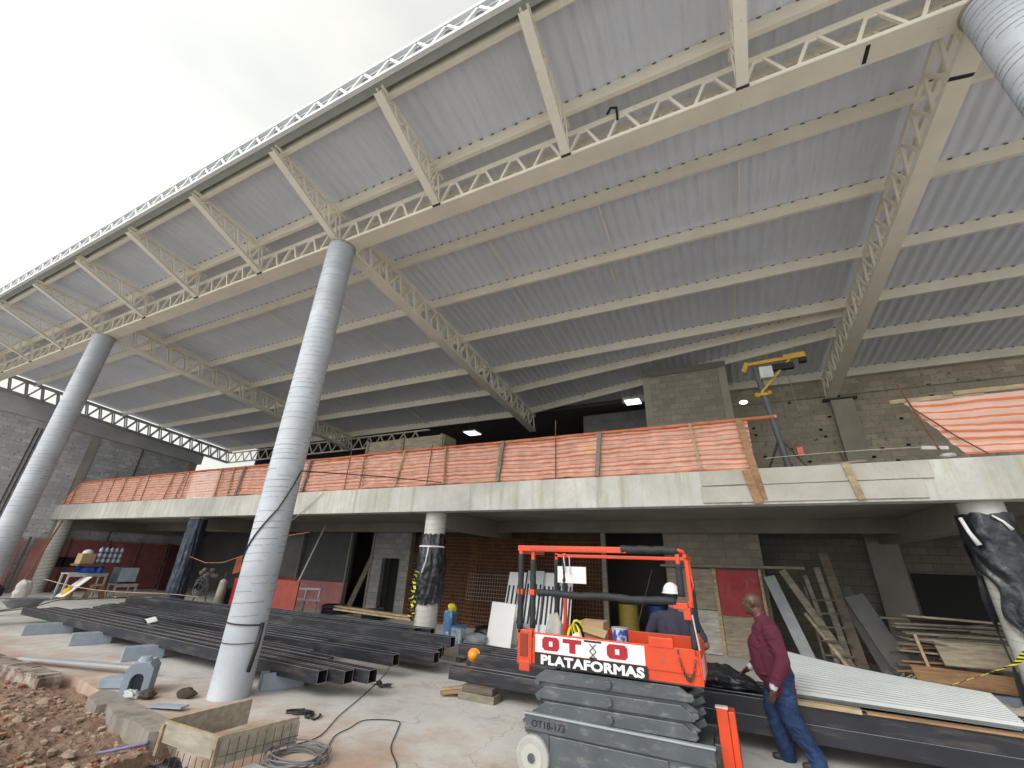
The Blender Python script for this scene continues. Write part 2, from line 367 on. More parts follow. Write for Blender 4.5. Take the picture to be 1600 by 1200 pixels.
for k in range(4):
    xa = CX[k] + (.0 if k else -.3); xb = CX[k+1] if k < 3 else 13
    for i, y in enumerate(PY):
        ya, yb = y, y
        if k == 2 and i == 5: ya, yb = 12.6, 12.35
        if k == 2 and i == 6: ya, yb = 14.35, 12.75
        if k == 2 and i == 7: ya, yb = 16.4, 13.75
        purlin((xa, ya, zp(ya)), (xb, yb, zp(yb))).build('purlin', [CREAM, FIXP], roof)
purlin((-3, 16.5, zp(16.5)), (4.04, 16.5, zp(16.5))).build('purlin', [CREAM, FIXP], roof)
# sag bars between purlins
for k in range(4):
    for i in range(2, 7):
        for j in (1, 2, 3):
            if (i+j+k) % 4 == 0: continue
            x = CX[k]+D*j/4+.1*((i*7+j*3) % 3-1)
            MB().bar((x, PY[i]+.1, zp(PY[i])+.1), (x, PY[i+1]-.1, zp(PY[i+1])+.1), .035, .05).build('sag_bar', CREAM, roof)
# front box girder
GD = .68
b = MB()
b.box(-30.2, 13, 5.0, 5.36, ZC, ZC+.012)
for y in (5.0, 5.35): b.box(-30.2, 13, y-.006, y+.006, ZC+.012, ZC+.07)
b.build('girder_soffit_plate', CREAM, roof)
for y in (5.05, 5.31):
    b = MB(); b.box(-30.2, 13, y-.012, y+.012, ZC+GD-.13, ZC+GD)
    b.build('girder_top_chord', CREAM, roof)
    b = MB(); P = .70; x = -29.6
    while x < 12.6:
        m = x+P/2; zb, zt = ZC+.05, ZC+GD-.12
        b.bar((x+.06, y, zb), (m-.06, y, zt), .05, .045, (0, 1, 0)); b.bar((m+.06, y, zt), (x+P-.06, y, zb), .05, .045, (0, 1, 0))
        b.prism([(x-.11, zb-.03), (x+.11, zb-.03), (x+.09, zb+.07), (x-.09, zb+.07)], 'y', y-.008, y+.008)
        b.prism([(m-.07, zt-.06), (m+.07, zt-.06), (m+.1, zt+.02), (m-.1, zt+.02)], 'y', y-.009, y+.009)
        x += P
    b.build('girder_web', CREAM, roof)
# cross trusses along the depth at every column line
def zt_(y): return ZC-.098*(y-YC)
for k, x in enumerate(CX):
    b = MB(); e = 16.8; ys = 5.36
    b.bar((x, ys, zt_(ys)+.01), (x, e, zt_(e)+.01), .30, .02)
    for s in (-.145, .145): b.bar((x+s, ys, zt_(ys)+.05), (x+s, e, zt_(e)+.05), .012, .07)
    TM = CREAM if k else mat('end_truss_grey', (.34, .35, .35), .6)  # left end truss is a darker grey than the cream ones
    t = b.build('truss_bottom_chord', TM, roof)
    b = MB()
    for s in (-.11, .11): b.bar((x+s, ys, zp(ys)-.03), (x+s, e, zp(e)-.03), .06, .09)
    b.build('truss_top_chord', TM, roof)
    b = MB(); n = 19
    for s in (-.11, .11):
        for i in range(n):
            y0 = ys+.05+(e-ys-.1)*i/n; y1 = ys+.05+(e-ys-.1)*(i+1)/n; ym = y0+(y1-y0)*.62
            b.bar((x+s, y0, zt_(y0)+.04), (x+s, ym, zp(ym)-.05), .055, .045, (1, 0, 0)); b.bar((x+s, ym+.03, zp(ym)-.05), (x+s, y1, zt_(y1)+.04), .055, .045, (1, 0, 0))
    b.build('truss_web', TM, roof)
# cantilever brackets carrying the overhang
j = -12
for j in range(-8, 7):
    x = CX[2]+j*D/4
    if x < -30 or x > 12: continue
    b = MB(); y0, z0, y1, z1 = 5.02, ZC+.0, 3.05, 9.52
    b.bar((x, y0, z0+.005), (x, y1, z1), .17, .018, (0, 1, 1)); 
    for s in (-.08, .08): b.bar((x+s, y0, z0+.03), (x+s, y1, z1+.03), .01, .06, (0, 1, 1))
    b.build('bracket_chord', CREAM, roof)
    b = MB(); 
    b.bar((x-.06, 5.0, zp(5.0)-.025), (x-.06, 3.05, zp(3.05)-.025), .04, .05); b.bar((x+.06, 5.0, zp(5.0)-.025), (x+.06, 3.05, zp(3.05)-.025), .04, .05)
    zl = lambda y: z0+(y0-y)*(z1-z0)/(y0-y1)+.04
    n = 5
    for s in (-.06, .06):
        for i in range(n):
            ya = 4.98-1.75*i/n; yb = ya-1.75/n*.5; yc = ya-1.75/n
            b.bar((x+s, ya, zl(ya)), (x+s, yb, zp(yb)-.04), .03, .025, (1, 0, 0)); b.bar((x+s, yb, zp(yb)-.04), (x+s, yc, zl(yc)), .03, .025, (1, 0, 0))
    b.build('bracket_web', CREAM, roof)
    MB().box(x-.09, x+.09, 4.96, 5.0, ZC, ZC+.03).build('bracket_foot', FIX, roof)
# eaves: gutter box and white lattice in front of it
b = MB(); b.box(-30.3, 13, 3.0, 3.12, 9.70, 9.715); b.box(-30.3, 13, 2.99, 3.0, 9.70, 10.08); b.box(-30.3, 13, 3.12, 3.13, 9.70, 9.93)
b.build('gutter', GUTTER, roof)
b = MB(); yf = 2.94
b.box(-30.3, 13, yf-.04, yf+.035, 9.66, 9.73); b.box(-30.3, 13, yf-.04, yf+.035, 10.07, 10.14)
x = -30.2
while x < 12.8:
    b.bar((x, yf, 9.72), (x+.30, yf, 10.08), .05, .045, (0, 1, 0)); b.bar((x+.30, yf, 10.08), (x+.60, yf, 9.72), .05, .045, (0, 1, 0)); x += .60
b.build('eaves_lattice', WHITEP, roof)
# strips of black tape left on the steel
MB().bar((2.78, 5.06, ZC-.004), (2.78, 5.32, ZC-.004), .05, .006).build('tape_mark', BLACK, roof)
MB().bar((3.89, 6.0, zt_(6.0)-.004), (4.18, 6.05, zt_(6.0)-.004), .06, .006).build('tape_mark', BLACK, roof)
MB().tube([(-.62, 4.99, ZC+.42), (-.62, 4.98, ZC+.72), (-.72, 5.0, ZC+.8), (-.8, 5.05, ZC+.74)], .022, 6).build('tape_mark', BLACK, roof)
# rear girder on the left half
b = MB(); b.box(-29.6, -13, 16.75, 16.85, 7.6, 7.67); b.box(-29.6, -13, 16.75, 16.85, 8.25, 8.32); x = -29.5
while x < -13.5:
    b.bar((x, 16.8, 7.65), (x+.4, 16.8, 8.27), .05, .05, (0, 1, 0)); b.bar((x+.4, 16.8, 8.27), (x+.8, 16.8, 7.65), .05, .05, (0, 1, 0)); x += .8
b.build('rear_girder', CREAM, roof)

# ------------------------------------------------------------------ columns
def big_column(x, label):
    t = thing('round_column', label, 'column', (x, YC, 0), 'tall round columns under the roof edge')
    b = MB(); r = .29
    b.grid(32, 60, lambda u, v: (x+(r+.0012*math.sin(v*211))*math.cos(u*2*math.pi), YC+r*math.sin(u*2*math.pi), ZC*v*.9985))
    b.build('shaft', COLM, t, smooth=True)
    b = MB(); random.seed(int(abs(x)*10)); z = .35
    while z < ZC-.1:                                   # spiral seam of the cardboard former, open in places
        a0 = random.random()*6.28; span = random.uniform(1.6, 6.0); n = 18; w = random.uniform(.006, .012)
        rr = r+.003
        vs = []
        for i in range(n+1):
            a = a0+span*i/n; zz = z+.13*(a % 6.283)/6.283
            vs += [(x+rr*math.cos(a), YC+rr*math.sin(a), zz), (x+rr*math.cos(a), YC+rr*math.sin(a), zz+w)]
        if a0+span < 12 and (z > 2.0 or random.random() < .75): b.add(vs, [(2*i, 2*i+2, 2*i+3, 2*i+1) for i in range(n) if ((a0+span*i/n) % 6.283) < ((a0+span*(i+1)/n) % 6.283)])
        z += random.uniform(.07, .13)
    b.build('seam', LINE, t)
    MB().cyl((x, YC, ZC-.03), (x, YC, ZC-.001), .31, n=32).build('cap_plate', mat('pale_plate', (.42, .38, .32), .8), t)
    return t
big_column(CX[1], 'tall grey-white round column furthest left under the roof edge')
c2 = big_column(CX[2], 'tall grey-white round column rising in front of the stacked black steel tubes')
big_column(CX[3], 'tall grey-white round column at the upper right corner, cut off by the frame')
def helix(x, y, r, pts, n=24):
    out = []
    for (a0, z0), (a1, z1) in zip(pts, pts[1:]):
        for i in range(n): t = i/n; a = R(a0+(a1-a0)*t); out.append((x+r*math.cos(a), y+r*math.sin(a), z0+(z1-z0)*t))
    return out
# black cable wound on the middle column and hanging down its right side (angles: -90 faces the viewer side)
b = MB()
b.tube([(CX[2]+.55, YC+4.2, 3.95), (CX[2]+.45, YC+2.0, 3.7)] + helix(CX[2], YC, .305, [(20, 3.45), (-30, 2.75), (-120, 1.95), (-150, 1.8)]), .012, 6)
b.tube(helix(CX[2], YC, .305, [(-180, 1.02), (-90, 1.0), (10, .97)]), .011, 6)
b.tube(helix(CX[2], YC, .303, [(-180, .74), (-90, .73), (10, .73)]), .006, 6)
b.tube([(CX[2]+.31, YC+.05, 1.0), (CX[2]+.34, YC+.02, .7), (CX[2]+.33, YC-.02, .35)], .028, 6)
one('cable_on_column', b, CABLE, 'black cable wound round the tall column in front of the steel tubes', 'cable', smooth=True)

XS = [-29.61, -18.39, -7.18, 4.03]; YS = 10.03; ZS = 3.235
def small_column(x, label, rings, mm):
    t = thing('ground_floor_column', label, 'column', (x, YS, 0), 'round columns under the upper floor')
    b = MB(); r = .285
    b.grid(28, 12, lambda u, v: (x+r*math.cos(u*2*math.pi), YS+r*math.sin(u*2*math.pi), (ZS-.002)*v)); b.build('shaft', mm, t, smooth=True)
    b = MB(); z = .1
    while z < ZS-.1:
        n = 28; rr = r+.003; vs = []
        for i in range(n+1):
            a = 2*math.pi*i/n; zz = z+rings[1]*math.sin(a)
            vs += [(x+rr*math.cos(a), YS+rr*math.sin(a), zz), (x+rr*math.cos(a), YS+rr*math.sin(a), zz+rings[2])]
        b.add(vs, [(2*i, 2*i+2, 2*i+3, 2*i+1) for i in range(n)]); z += rings[0]
    b.build('seam', LINE, t); return t
small_column(XS[0], 'bare pale ringed column at the far left under the upper floor', (.16, .05, .022), COLW)
small_column(XS[1], 'round column wrapped top to bottom in blue-black plastic', (.2, .05, .006), COLW)
small_column(XS[2], 'white round column half wrapped in black plastic with yellow striped tape', (.13, .05, .005), COLW)
small_column(XS[3], 'white round column at the right edge with loose black plastic hanging off', (.14, .05, .005), COLW)
def wrap(x, z0, z1, m, label, bulge, name='plastic_wrap', rr=.30, a0=0, a1=360, fold=.03, edge=.08):
    b = MB()
    def fn(u, v):
        a = R(a0+(a1-a0)*u); per = (math.cos(a)*2, math.sin(a)*2)
        k = rr + bulge(v) + fold*(.5+.5*math.sin(a*9+4*fbm((per[0], per[1], v*3)))) + fold*.8*fbm((per[0]*2, per[1]*2, v*9))
        zz = z0+(z1-z0)*v + (edge*fbm((per[0]*1.5, per[1]*1.5, 7)) if v in (0, 1) else 0)
        return (x+k*math.cos(a), YS+k*math.sin(a), zz)
    b.grid(96, 56, fn); return one(name, b, m, label, 'plastic sheet', smooth=True)
wrap(XS[1], .05, 3.18, BLUEPL, 'blue-black plastic wrapped round the whole left inner column', lambda v: 0.0, fold=.02, edge=.03)
wrap(XS[2], 1.0, 2.68, PLAST, 'crumpled black plastic tied round the white column left of the scissor lift', lambda v: .05*math.sin(v*3.1)+.03*(1-v))
b = MB(); b.tube(helix(XS[2], YS, .355, [(-190, 2.36), (10, 2.36)]), .025, 6)
b.tube([(XS[2]+.12, YS-.37, 2.35), (XS[2]+.1, YS-.40, 2.0), (XS[2]+.02, YS-.41, 1.72)], [.02, .015, .03], 6)
one('white_tie', b, WHITE, 'white strap tying the black plastic round the column', 'strap', smooth=True)
# bundled striped tape on that column
def tape(name, pts, w, label, up=(0, 0, 1), stripe=.1, twist=0, tail=None):
    b = MB(); pts = [Vector(p) for p in pts]; fine = []
    for p, q in zip(pts, pts[1:]):
        n = max(1, int((q-p).length/stripe))
        for i in range(n): fine.append(p.lerp(q, i/n))
    fine.append(pts[-1]); rows = []
    for i, p in enumerate(fine):
        d = (fine[min(i+1, len(fine)-1)]-fine[max(i-1, 0)]).normalized(); u = Vector(up)
        if twist: u = Matrix.Rotation(twist*i, 3, d) @ u
        rows.append((p-u*w/2-d*stripe*.3, p+u*w/2+d*stripe*.3))
    for i in range(len(rows)-1): b.add([rows[i][0], rows[i+1][0], rows[i+1][1], rows[i][1]], [(0, 1, 2, 3)], i % 2)
    return one(name, b, [YTAPE, BLACK], label, 'tape', solid=.004)
pts = []
for i in range(26):
    t = i/25; pts.append((XS[2]-.20+.10*math.sin(i*2.1)-.04*t, YS-.33-.05*math.cos(i*1.3), 1.75-1.1*t+.05*math.sin(i*3)))
tape('striped_tape', pts, .07, 'bunched yellow and black striped tape on the black wrapped column', up=(1, -.2, .3), stripe=.07)
# right column: loose sheets
b = MB()
def loose(u, v):
    st = -208+100*min(1, max(0, (v-.12)*1.6))**.7+14*math.sin(v*21)*min(1, v*3); a = R(st+(35-st)*u)
    k = .315+.03*(.5+.5*math.sin(u*23+5*v))+.04*abs(fbm((u*4, v*6, 2)))+.05*v*v
    return (XS[3]+k*math.cos(a), YS+k*math.sin(a), 3.04-2.95*v+(.08*fbm((u*4, 1, 3)) if v < .05 else 0))
b.grid(70, 60, loose)
def flap(u, v):
    a = R(158+8*math.sin(v*9)); k = .30+.11*u*(1-.3*v)+.03*math.sin(v*13+u*3)
    return (XS[3]+k*math.cos(a)-.02, YS+k*math.sin(a)-.16*u, 2.6-2.5*v)
b.grid(10, 50, flap)
one('torn_black_plastic', b, PLAST, 'torn black plastic hanging from the right edge column in long strips', 'plastic sheet', smooth=True)
b = MB(); b.tube([(XS[3]-.38, YS-.20, 2.98), (XS[3]-.36, YS-.26, 2.75), (XS[3]-.30, YS-.28, 2.55)], [.03, .03, .04], 6); b.tube([(XS[3]-.05, YS-.37, 3.0), (XS[3]+.05, YS-.38, 2.9), (XS[3]+.12, YS-.37, 2.78)], [.015, .02, .03], 6)
one('white_rag_tie', b, WHITE, 'white rag strips tied at the top of the right edge column', 'strap', smooth=True)

# ------------------------------------------------------------------ upper floor and walls
uf = thing('upper_floor', 'long concrete upper floor with a stained pale edge beam on round columns', 'floor slab', (0, 9.6, 3.235))
b = MB(); b.box(-30.3, 13, 9.55, 9.9, 3.235, 3.93); b.build('edge_beam', EDGEC, uf, bevel=.012)
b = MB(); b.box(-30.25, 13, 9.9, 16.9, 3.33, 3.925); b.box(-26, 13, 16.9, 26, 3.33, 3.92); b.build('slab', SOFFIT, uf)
for x in XS + [15.2]:
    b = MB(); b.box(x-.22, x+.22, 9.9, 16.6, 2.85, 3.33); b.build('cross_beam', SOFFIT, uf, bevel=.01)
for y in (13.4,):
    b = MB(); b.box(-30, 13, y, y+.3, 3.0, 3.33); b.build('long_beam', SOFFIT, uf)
def wall(name, boxes, m, label, cat='wall', **k):
    b = MB()
    for bx in boxes: b.box(*bx)
    return one(name, b, m, label, cat, **k)
# left boundary wall with concrete cap beam and posts
lw = thing('boundary_wall', 'tall grey block wall with concrete beam on top at the far left', 'wall', (-30.3, 8, 0))
b = MB(); b.prism([(1, 0), (15.2, 0), (15.2, 7.2), (1, 8.2)], 'x', -30.5, -30.0); b.box(-30.5, -30.0, 15.2, 17.0, 0, 3.9); b.build('blockwork', BLOCKL, lw)
b = MB(); b.prism([(1, 8.2), (15.3, 7.2), (15.3, zt_(15.3)+.05), (1, zt_(1)+.05)], 'x', -30.55, -29.76); b.build('cap_beam', CONCG, lw)
for y in (4.5, 9.9, 14.9): MB().box(-30.45, -29.95, y-.2, y+.2, 0, 7.5).build('concrete_post', concrete_mat('concrete_post', (.42, .40, .36)), lw)
for y in (7.6, 7.75, 12.1): MB().box(-30.2, -29.96, y, y+.05, 0, 7.4).build('chase', DARKC, lw)
# upper rear walls
rw = thing('rear_block_wall', 'brownish block wall behind the hoist on the upper floor at right', 'wall', (6, 17, 3.93))
b = MB(); b.box(.9, 14, 16.8, 17.1, 3.92, 8.52); b.build('blockwork', BLOCK, rw)
MB().box(4.0, 4.62, 16.62, 16.8, 3.92, 7.55).build('pilaster', CONC, rw)
MB().box(3.8, 4.75, 16.6, 16.8, 7.55, 7.62).build('bearing_plate', FIX, rw)
MB().box(.9, 14, 16.74, 16.8, 7.75, 7.77).build('beam_line', CONC, rw)
hr = random.Random(4)
b = MB()
for i in range(46):
    x, z = hr.uniform(1.2, 8.6), hr.uniform(4.3, 7.9)
    b.box(x, x+.10, 16.785, 16.8, z, z+.07)
b.build('putlog_hole', DARK, rw)
ub = thing('upper_block_room', 'square block-built room standing behind the orange barrier below the roof', 'room', (-.4, 15, 3.93))
b = MB(); b.box(-1.55, .62, 14, 16.79, 3.92, 8.36); b.build('blockwork', block_mat('block_room', (.36, .33, .27), (.23, .21, .17)), ub)
for x in (-1.78, .62): MB().box(x, x+.23, 13.98, 14.25, 3.92, 8.2).build('concrete_post', CONC, ub)
MB().box(-1.80, .87, 13.96, 14.2, 8.2, 8.42).build('ring_beam', SOFFIT, ub)
MB().box(.62, .85, 14.25, 16.79, 3.92, 8.2).build('side_wall', BLOCK, ub)
bh = thing('rear_hall', 'dark unlit hall behind the orange barrier on the upper floor', 'room', (-13, 21, 3.93))
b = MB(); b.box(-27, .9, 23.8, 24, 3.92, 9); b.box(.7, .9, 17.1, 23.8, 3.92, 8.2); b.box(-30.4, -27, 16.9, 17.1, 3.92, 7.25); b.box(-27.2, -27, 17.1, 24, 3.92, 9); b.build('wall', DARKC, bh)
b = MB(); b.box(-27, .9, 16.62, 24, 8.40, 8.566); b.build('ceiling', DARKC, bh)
b = MB(); b.box(-4.9, -1.8, 17.2, 17.3, 3.92, 8.2); b.build('partition', mat('grey_plaster', (.20, .20, .20), .9, bump=.004), bh)
def led(x, y, z, s, label):
    t = thing('ceiling_lamp', label, 'lamp', (x, y, z), 'lit square lamps in the dark hall')
    MB().box(x-s/2-.03, x+s/2+.03, y-s/2-.03, y+s/2+.03, z+.01, z+.06).build('lamp_frame', WHITEP, t)
    MB().box(x-s/2, x+s/2, y-s/2, y+s/2, z-.005, z+.012).build('lamp_diffuser', LAMP, t)
    for sx in (-1, 1): MB().cyl((x+sx*s*.3, y, z+.06), (x+sx*s*.3, y, zp(y)), .008, n=6).build('hanger', RUSTG, t)
led(-2.4, 15.4, 7.9, .55, 'lit square ceiling lamp just left of the block-built room')
led(-9.9, 16.0, 7.55, .60, 'lit square ceiling lamp behind the middle of the long orange barrier')
# plywood crate on the upper floor
cr = thing('plywood_crate', 'long pale plywood crate lying behind the orange barrier', 'crate', (-9.4, 11.1, 3.93))
b = MB(); b.box(-11.15, -7.8, 10.9, 11.6, 4.9, 5.86); b.build('crate_side', PLY, cr, bevel=.01)
for x in (-11.1, -9.5, -7.9): MB().box(x-.05, x+.05, 10.86, 10.9, 3.93, 5.88).build('batten', WOODG, cr)
MB().box(-11.1, -7.85, 10.95, 11.55, 3.93, 4.9).build('crate_base', WOODD, cr)
one('yellow_board', MB().bar((-3.3, 11, 5.05), (-2.6, 11.0, 5.0), .05, .30), YELLOW, 'small yellow board peeping over the orange barrier', 'board')

# ------------------------------------------------------------------ orange barrier
rnd = random.Random(11)
def net(b, fn, nx, cycles, sub=3):
    """fn(u,v) gives a point; v rows are striped orange / pale"""
    ny = cycles*sub
    vs = [fn(i/nx, j/ny) for j in range(ny+1) for i in range(nx+1)]; k = len(b.v); b.v += vs
    for j in range(ny):
        for i in range(nx):
            a = k+j*(nx+1)+i; b.f.append((a, a+1, a+nx+2, a+nx+1)); b.m.append(0 if j % sub == 0 else 1)
ob = thing('orange_barrier', 'long orange and pale striped net barrier on timber posts along the slab edge', 'barrier', (-14, 9.6, 3.93))
def bn(u, v):
    x = -29.75 + 30.55*u; x0 = x
    z = 3.95 + 1.02*v
    if x < -28.6: z = 3.95 + (1.02*v)*max(.12, (x+29.9)/1.3)
    fx = fbm((x*.9, 0, 1)); w = .026*fbm((x*.8, v*1.5, 4))+.012*fbm((x*3.1, v*3, 8))
    sag = -.02*max(0, math.sin(x*1.25))*(1-v)*v*4
    y = 9.60 + .045*fbm((x*2.1, v*2, 2)) + .018*math.sin(v*44+3*fx) + .022*fbm((x*7, v*5, 5))
    if abs(x+9.0) < 1.2: y += .05*fbm((x*5, v*6, 9))
    return (x0, y, z+w+sag)
b = MB(); net(b, bn, 420, 10); b.build('net', [NETO, NETW], ob, smooth=True)
b = MB(); pts = [(-28.7+i*1.2, 9.57, 4.98+.02*rnd.uniform(-1, 1)) for i in range(26)]
b.tube(pts, .035, 6); b.build('top_roll', mat('net_roll', (.62, .17, .07), .75, var=.3, scale=6), ob, smooth=True)
b = MB(); b.bar((-28.5, 9.63, 5.0), (1.35, 9.63, 4.99), .03, .07); b.build('top_rail', WOOD, ob)
POSTS = [-29.23, -28.62, -26.38, -25.15, -24.1, -22.92, -22.18, -20.45, -19.64, -19.22, -17.0, -16.24, -15.76, -14.0, -12.3, -10.41, -9.78, -8.41, -7.28, -6.69, -5.05, -3.46, -2.44, -.22, .72]
for i, x in enumerate(POSTS):
    lean = rnd.uniform(-.12, .22); kind = i % 3
    b = MB()
    if x in (-2.44, -5.05, -15.76, -12.3): b.bar((x, 9.53, 3.95), (x+.12, 9.53, 5.0), .10, .04, (0, 1, 0)); m = WOODG
    elif x == .72: b.bar((.82, 9.53, 3.3), (.64, 9.53, 4.98), .13, .05, (0, 1, 0)); m = WOODO
    elif kind == 0: b.cyl((x, 9.55, 3.93), (x+lean*.3, 9.55, 5.12+rnd.uniform(0, .3)), .013, n=6); m = RUST
    else: b.bar((x, 9.54, 3.95), (x+lean, 9.54, 5.0), .05, .03, (0, 1, 0)); m = WOODO if kind == 1 else WOOD
    b.build('post', m, ob)
ob2 = thing('sagging_barrier', 'loose sagging orange and pale striped net at the right end of the upper floor', 'barrier', (5.5, 9.6, 3.93))
def bn2(u, v):
    xt = 3.38+5.5*u; xb = 3.95+5.0*u
    x = xb*(1-v)+xt*v; s = math.sin(math.pi*min(1, u*1.1))
    z = (4.0-.0*s)*(1-v) + (5.03+.03*u)*v - .10*s*v*(1-v)*3 + .02*fbm((x*2, v*2, 3))
    y = 9.62+.05*fbm((x*1.5, v*2, 6))+.05*math.sin(v*18+x)*(1-v)*.5 + .02*math.sin(v*40)
    return (x, y, z)
b = MB(); net(b, bn2, 110, 8); b.build('net', [mat('orange_net_bright', (.72, .21, .09), .75, var=.1), mat('pale_net_bright', (.74, .50, .42), .75, var=.1)], ob2, smooth=True)
b = MB(); b.bar((3.2, 9.64, 5.05), (4.5, 9.64, 5.06), .04, .08); b.bar((4.1, 9.62, 5.10), (9, 9.64, 5.16), .04, .08); b.build('top_rail', WOOD, ob2)
b = MB(); b.cyl((3.35, 9.5, 5.35), (3.62, 9.55, 4.05), .016, n=6); b.build('post', RUST, ob2)
b = MB(); b.tube([(3.45, 9.56, 4.9), (3.9, 9.55, 4.3), (4.2, 9.54, 3.97)], .012, 6); b.build('brace', RUST, ob2)
# shuttering boards on the edge beam
sb = thing('edge_shuttering', 'grey shuttering boards with two raw battens fixed to the slab edge at right', 'boards', (1.6, 9.5, 3.3))
for (x0, x1, z0, z1) in ((-.25, .6, 3.62, 3.92), (-.27, 3.25, 3.28, 3.595), (.6, 3.40, 3.61, 3.915)):
    b = MB(); b.bar((x0, 9.525, (z0+z1)/2), (x1, 9.525, (z0+z1)/2+.005), .03, z1-z0, (0, 0, 1)); b.build('board', BOARDG, sb, bevel=.004)
b = MB(); b.bar((2.22, 9.49, 3.93), (2.32, 9.49, 3.27), .11, .04, (0, 1, 0)); b.build('batten', WOOD, sb)
b = MB(); b.bar((.60, 9.485, 3.90), (.72, 9.485, 3.25), .15, .04, (0, 1, 0)); b.build('batten', WOODO, sb)
# bits lying on the slab edge
one('loose_plank', MB().bar((1.9, 9.8, 3.97), (2.6, 9.7, 3.99), .12, .04), WOODG, 'short plank lying on the slab edge beside the hoist', 'plank')
one('short_stub_bar', MB().cyl((2.35, 9.9, 3.93), (2.28, 9.9, 4.25), .02, n=8), FIX, 'short dark bar standing up on the slab edge right of the hoist', 'bar')
one('edge_debris', MB().ball((3.75, 9.7, 4.02), (.10, .06, .045), 10, fn=lambda d: 1+.5*noise.noise(d*2.3)).bar((3.4, 9.6, 4.15), (3.75, 9.6, 4.12), .06, .06), SACK, 'pale crumpled scraps beside the sagging net', 'scraps')
one('guard_rope', MB().tube([(1.0+i*.28, 9.72, 4.16+.02*math.sin(i*.35)-.015*i*.2+.06*(i/9)) for i in range(10)], .006, 5), mat('pale_rope', (.5, .45, .38)), 'thin pale rope strung across the gap between the two nets', 'rope')

# ------------------------------------------------------------------ hoist
HY = mat('hoist_yellow', (.58, .34, .03), .5, var=.15, dirt=(.25, .15, .05), dirt_p=(.55, .75), dscale=8)
h = thing('column_hoist', 'yellow swing-arm hoist on a grey steel post at the slab edge', 'hoist', (1.55, 11, 3.93))
b = MB(); b.cyl((1.58, 11, 3.93), (1.32, 11, 6.75), .068, n=20); b.build('post', STEELP, h, smooth=False)
b = MB(); b.bar((1.5, 11, 4.9), (1.05, 11.2, 3.95), .04, .04); b.bar((1.5, 11, 4.9), (2.0, 10.9, 3.95), .04, .04); b.bar((1.5, 11, 4.9), (1.6, 11.8, 3.95), .04, .04); b.build('brace', FIX, h)
b = MB(); b.bar((1.12, 10.95, 6.80), (2.40, 10.95, 6.86), .08, .085); b.bar((1.95, 10.95, 6.86), (2.40, 10.95, 6.88), .10, .14); b.bar((1.05, 10.95, 6.62), (1.16, 10.95, 6.86), .1, .1); b.build('arm', HY, h, bevel=.008)
b = MB(); b.bar((1.34, 10.95, 6.03), (2.08, 10.95, 6.82), .05, .05); b.bar((1.22, 10.95, 5.98), (1.5, 10.95, 5.98), .07, .07); b.ball((1.24, 10.93, 5.97), .07, 8); b.ball((1.5, 10.93, 6.0), .06, 8); b.build('strut', HY, h)
b = MB(); b.box(1.38, 1.66, 10.82, 11.02, 6.36, 6.66); b.build('control_box', mat('hoist_box', (.62, .65, .62), .5), h, bevel=.01)
b = MB(); b.box(1.66, 2.12, 10.86, 11.0, 6.55, 6.70); b.cyl((1.70, 10.9, 6.65), (1.95, 10.9, 6.65), .065, n=12); b.box(2.25, 2.40, 10.87, 11.03, 6.68, 6.78); b.build('motor', BLACK, h, bevel=.01)
b = MB(); b.tube([(1.72, 10.95, 6.5), (1.75, 10.95, 5.6), (1.86, 10.95, 4.9), (1.9, 10.9, 4.4)], .006, 5); b.tube([(1.95, 10.95, 6.5), (1.98, 10.95, 5.8), (2.08, 10.95, 5.1), (2.2, 10.9, 4.6)], .009, 5); b.build('rope', RUSTG, h)
b = MB(); b.box(1.76, 1.88, 10.85, 10.93, 4.42, 4.62); b.build('pendant_control', mat('pendant_red', (.75, .16, .10), .5), h, bevel=.01)
one('work_light', MB().ball((.95, 11.3, 5.96), (.10, .08, .05), 10), LAMP, 'small lit work lamp left of the hoist post', 'lamp')

# ------------------------------------------------------------------ ground floor back walls
gw = thing('ground_rear_wall', 'dark concrete wall at the back of the ground floor', 'wall', (-15, 17, 0))
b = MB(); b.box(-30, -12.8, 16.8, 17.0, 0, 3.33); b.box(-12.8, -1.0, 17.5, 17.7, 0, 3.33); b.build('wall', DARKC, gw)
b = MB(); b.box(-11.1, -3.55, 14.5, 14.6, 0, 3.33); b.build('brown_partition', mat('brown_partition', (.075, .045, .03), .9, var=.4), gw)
pw = thing('grey_partition', 'grey rendered partition with a red lower band behind the tall column', 'wall', (-17.5, 14.3, 0))
b = MB(); b.box(-20.8, -17.4, 14.3, 14.45, 1.0, 3.33); b.build('grey_panel', concrete_mat('grey_render', (.19, .19, .18)), pw)
b = MB(); b.box(-17.4, -14.45, 14.35, 14.5, 1.0, 3.33); b.build('dark_panel', concrete_mat('dark_render', (.09, .095, .09)), pw)
b = MB(); b.box(-21.0, -17.2, 14.2, 14.3, 0, 1.12); b.build('red_panel', REDP, pw)
b = MB(); b.box(-17.2, -14.4, 14.25, 14.35, 0, 1.05); b.build('red_panel', PINKP, pw)
for x in (-17.4, -14.45): MB().bar((x, 14.2, 0), (x, 14.2, 3.33), .08, .06).build('stud', WOODG, pw)
bp = thing('block_doorway', 'grey block wall panel with a narrow dark doorway left of the rusty mesh', 'wall', (-12, 14.1, 0))
b = MB(); b.box(-12.95, -12.42, 14.0, 14.2, 0, 3.33); b.box(-11.55, -11.12, 14.0, 14.2, 0, 3.33); b.box(-12.42, -11.55, 14.0, 14.2, 2.05, 3.33); b.build('blockwork', BLOCKM, bp)
b = MB(); b.box(-12.42, -11.55, 14.5, 14.55, 0, 2.05); b.build('doorway_dark_sheet', DARK, bp)  # near-black sheet painting the darkness inside the door opening
for x in (-12.98, -11.1): MB().box(x-.04, x+.04, 13.96, 14.22, 0, 3.33).build('jamb', WOODG, bp)
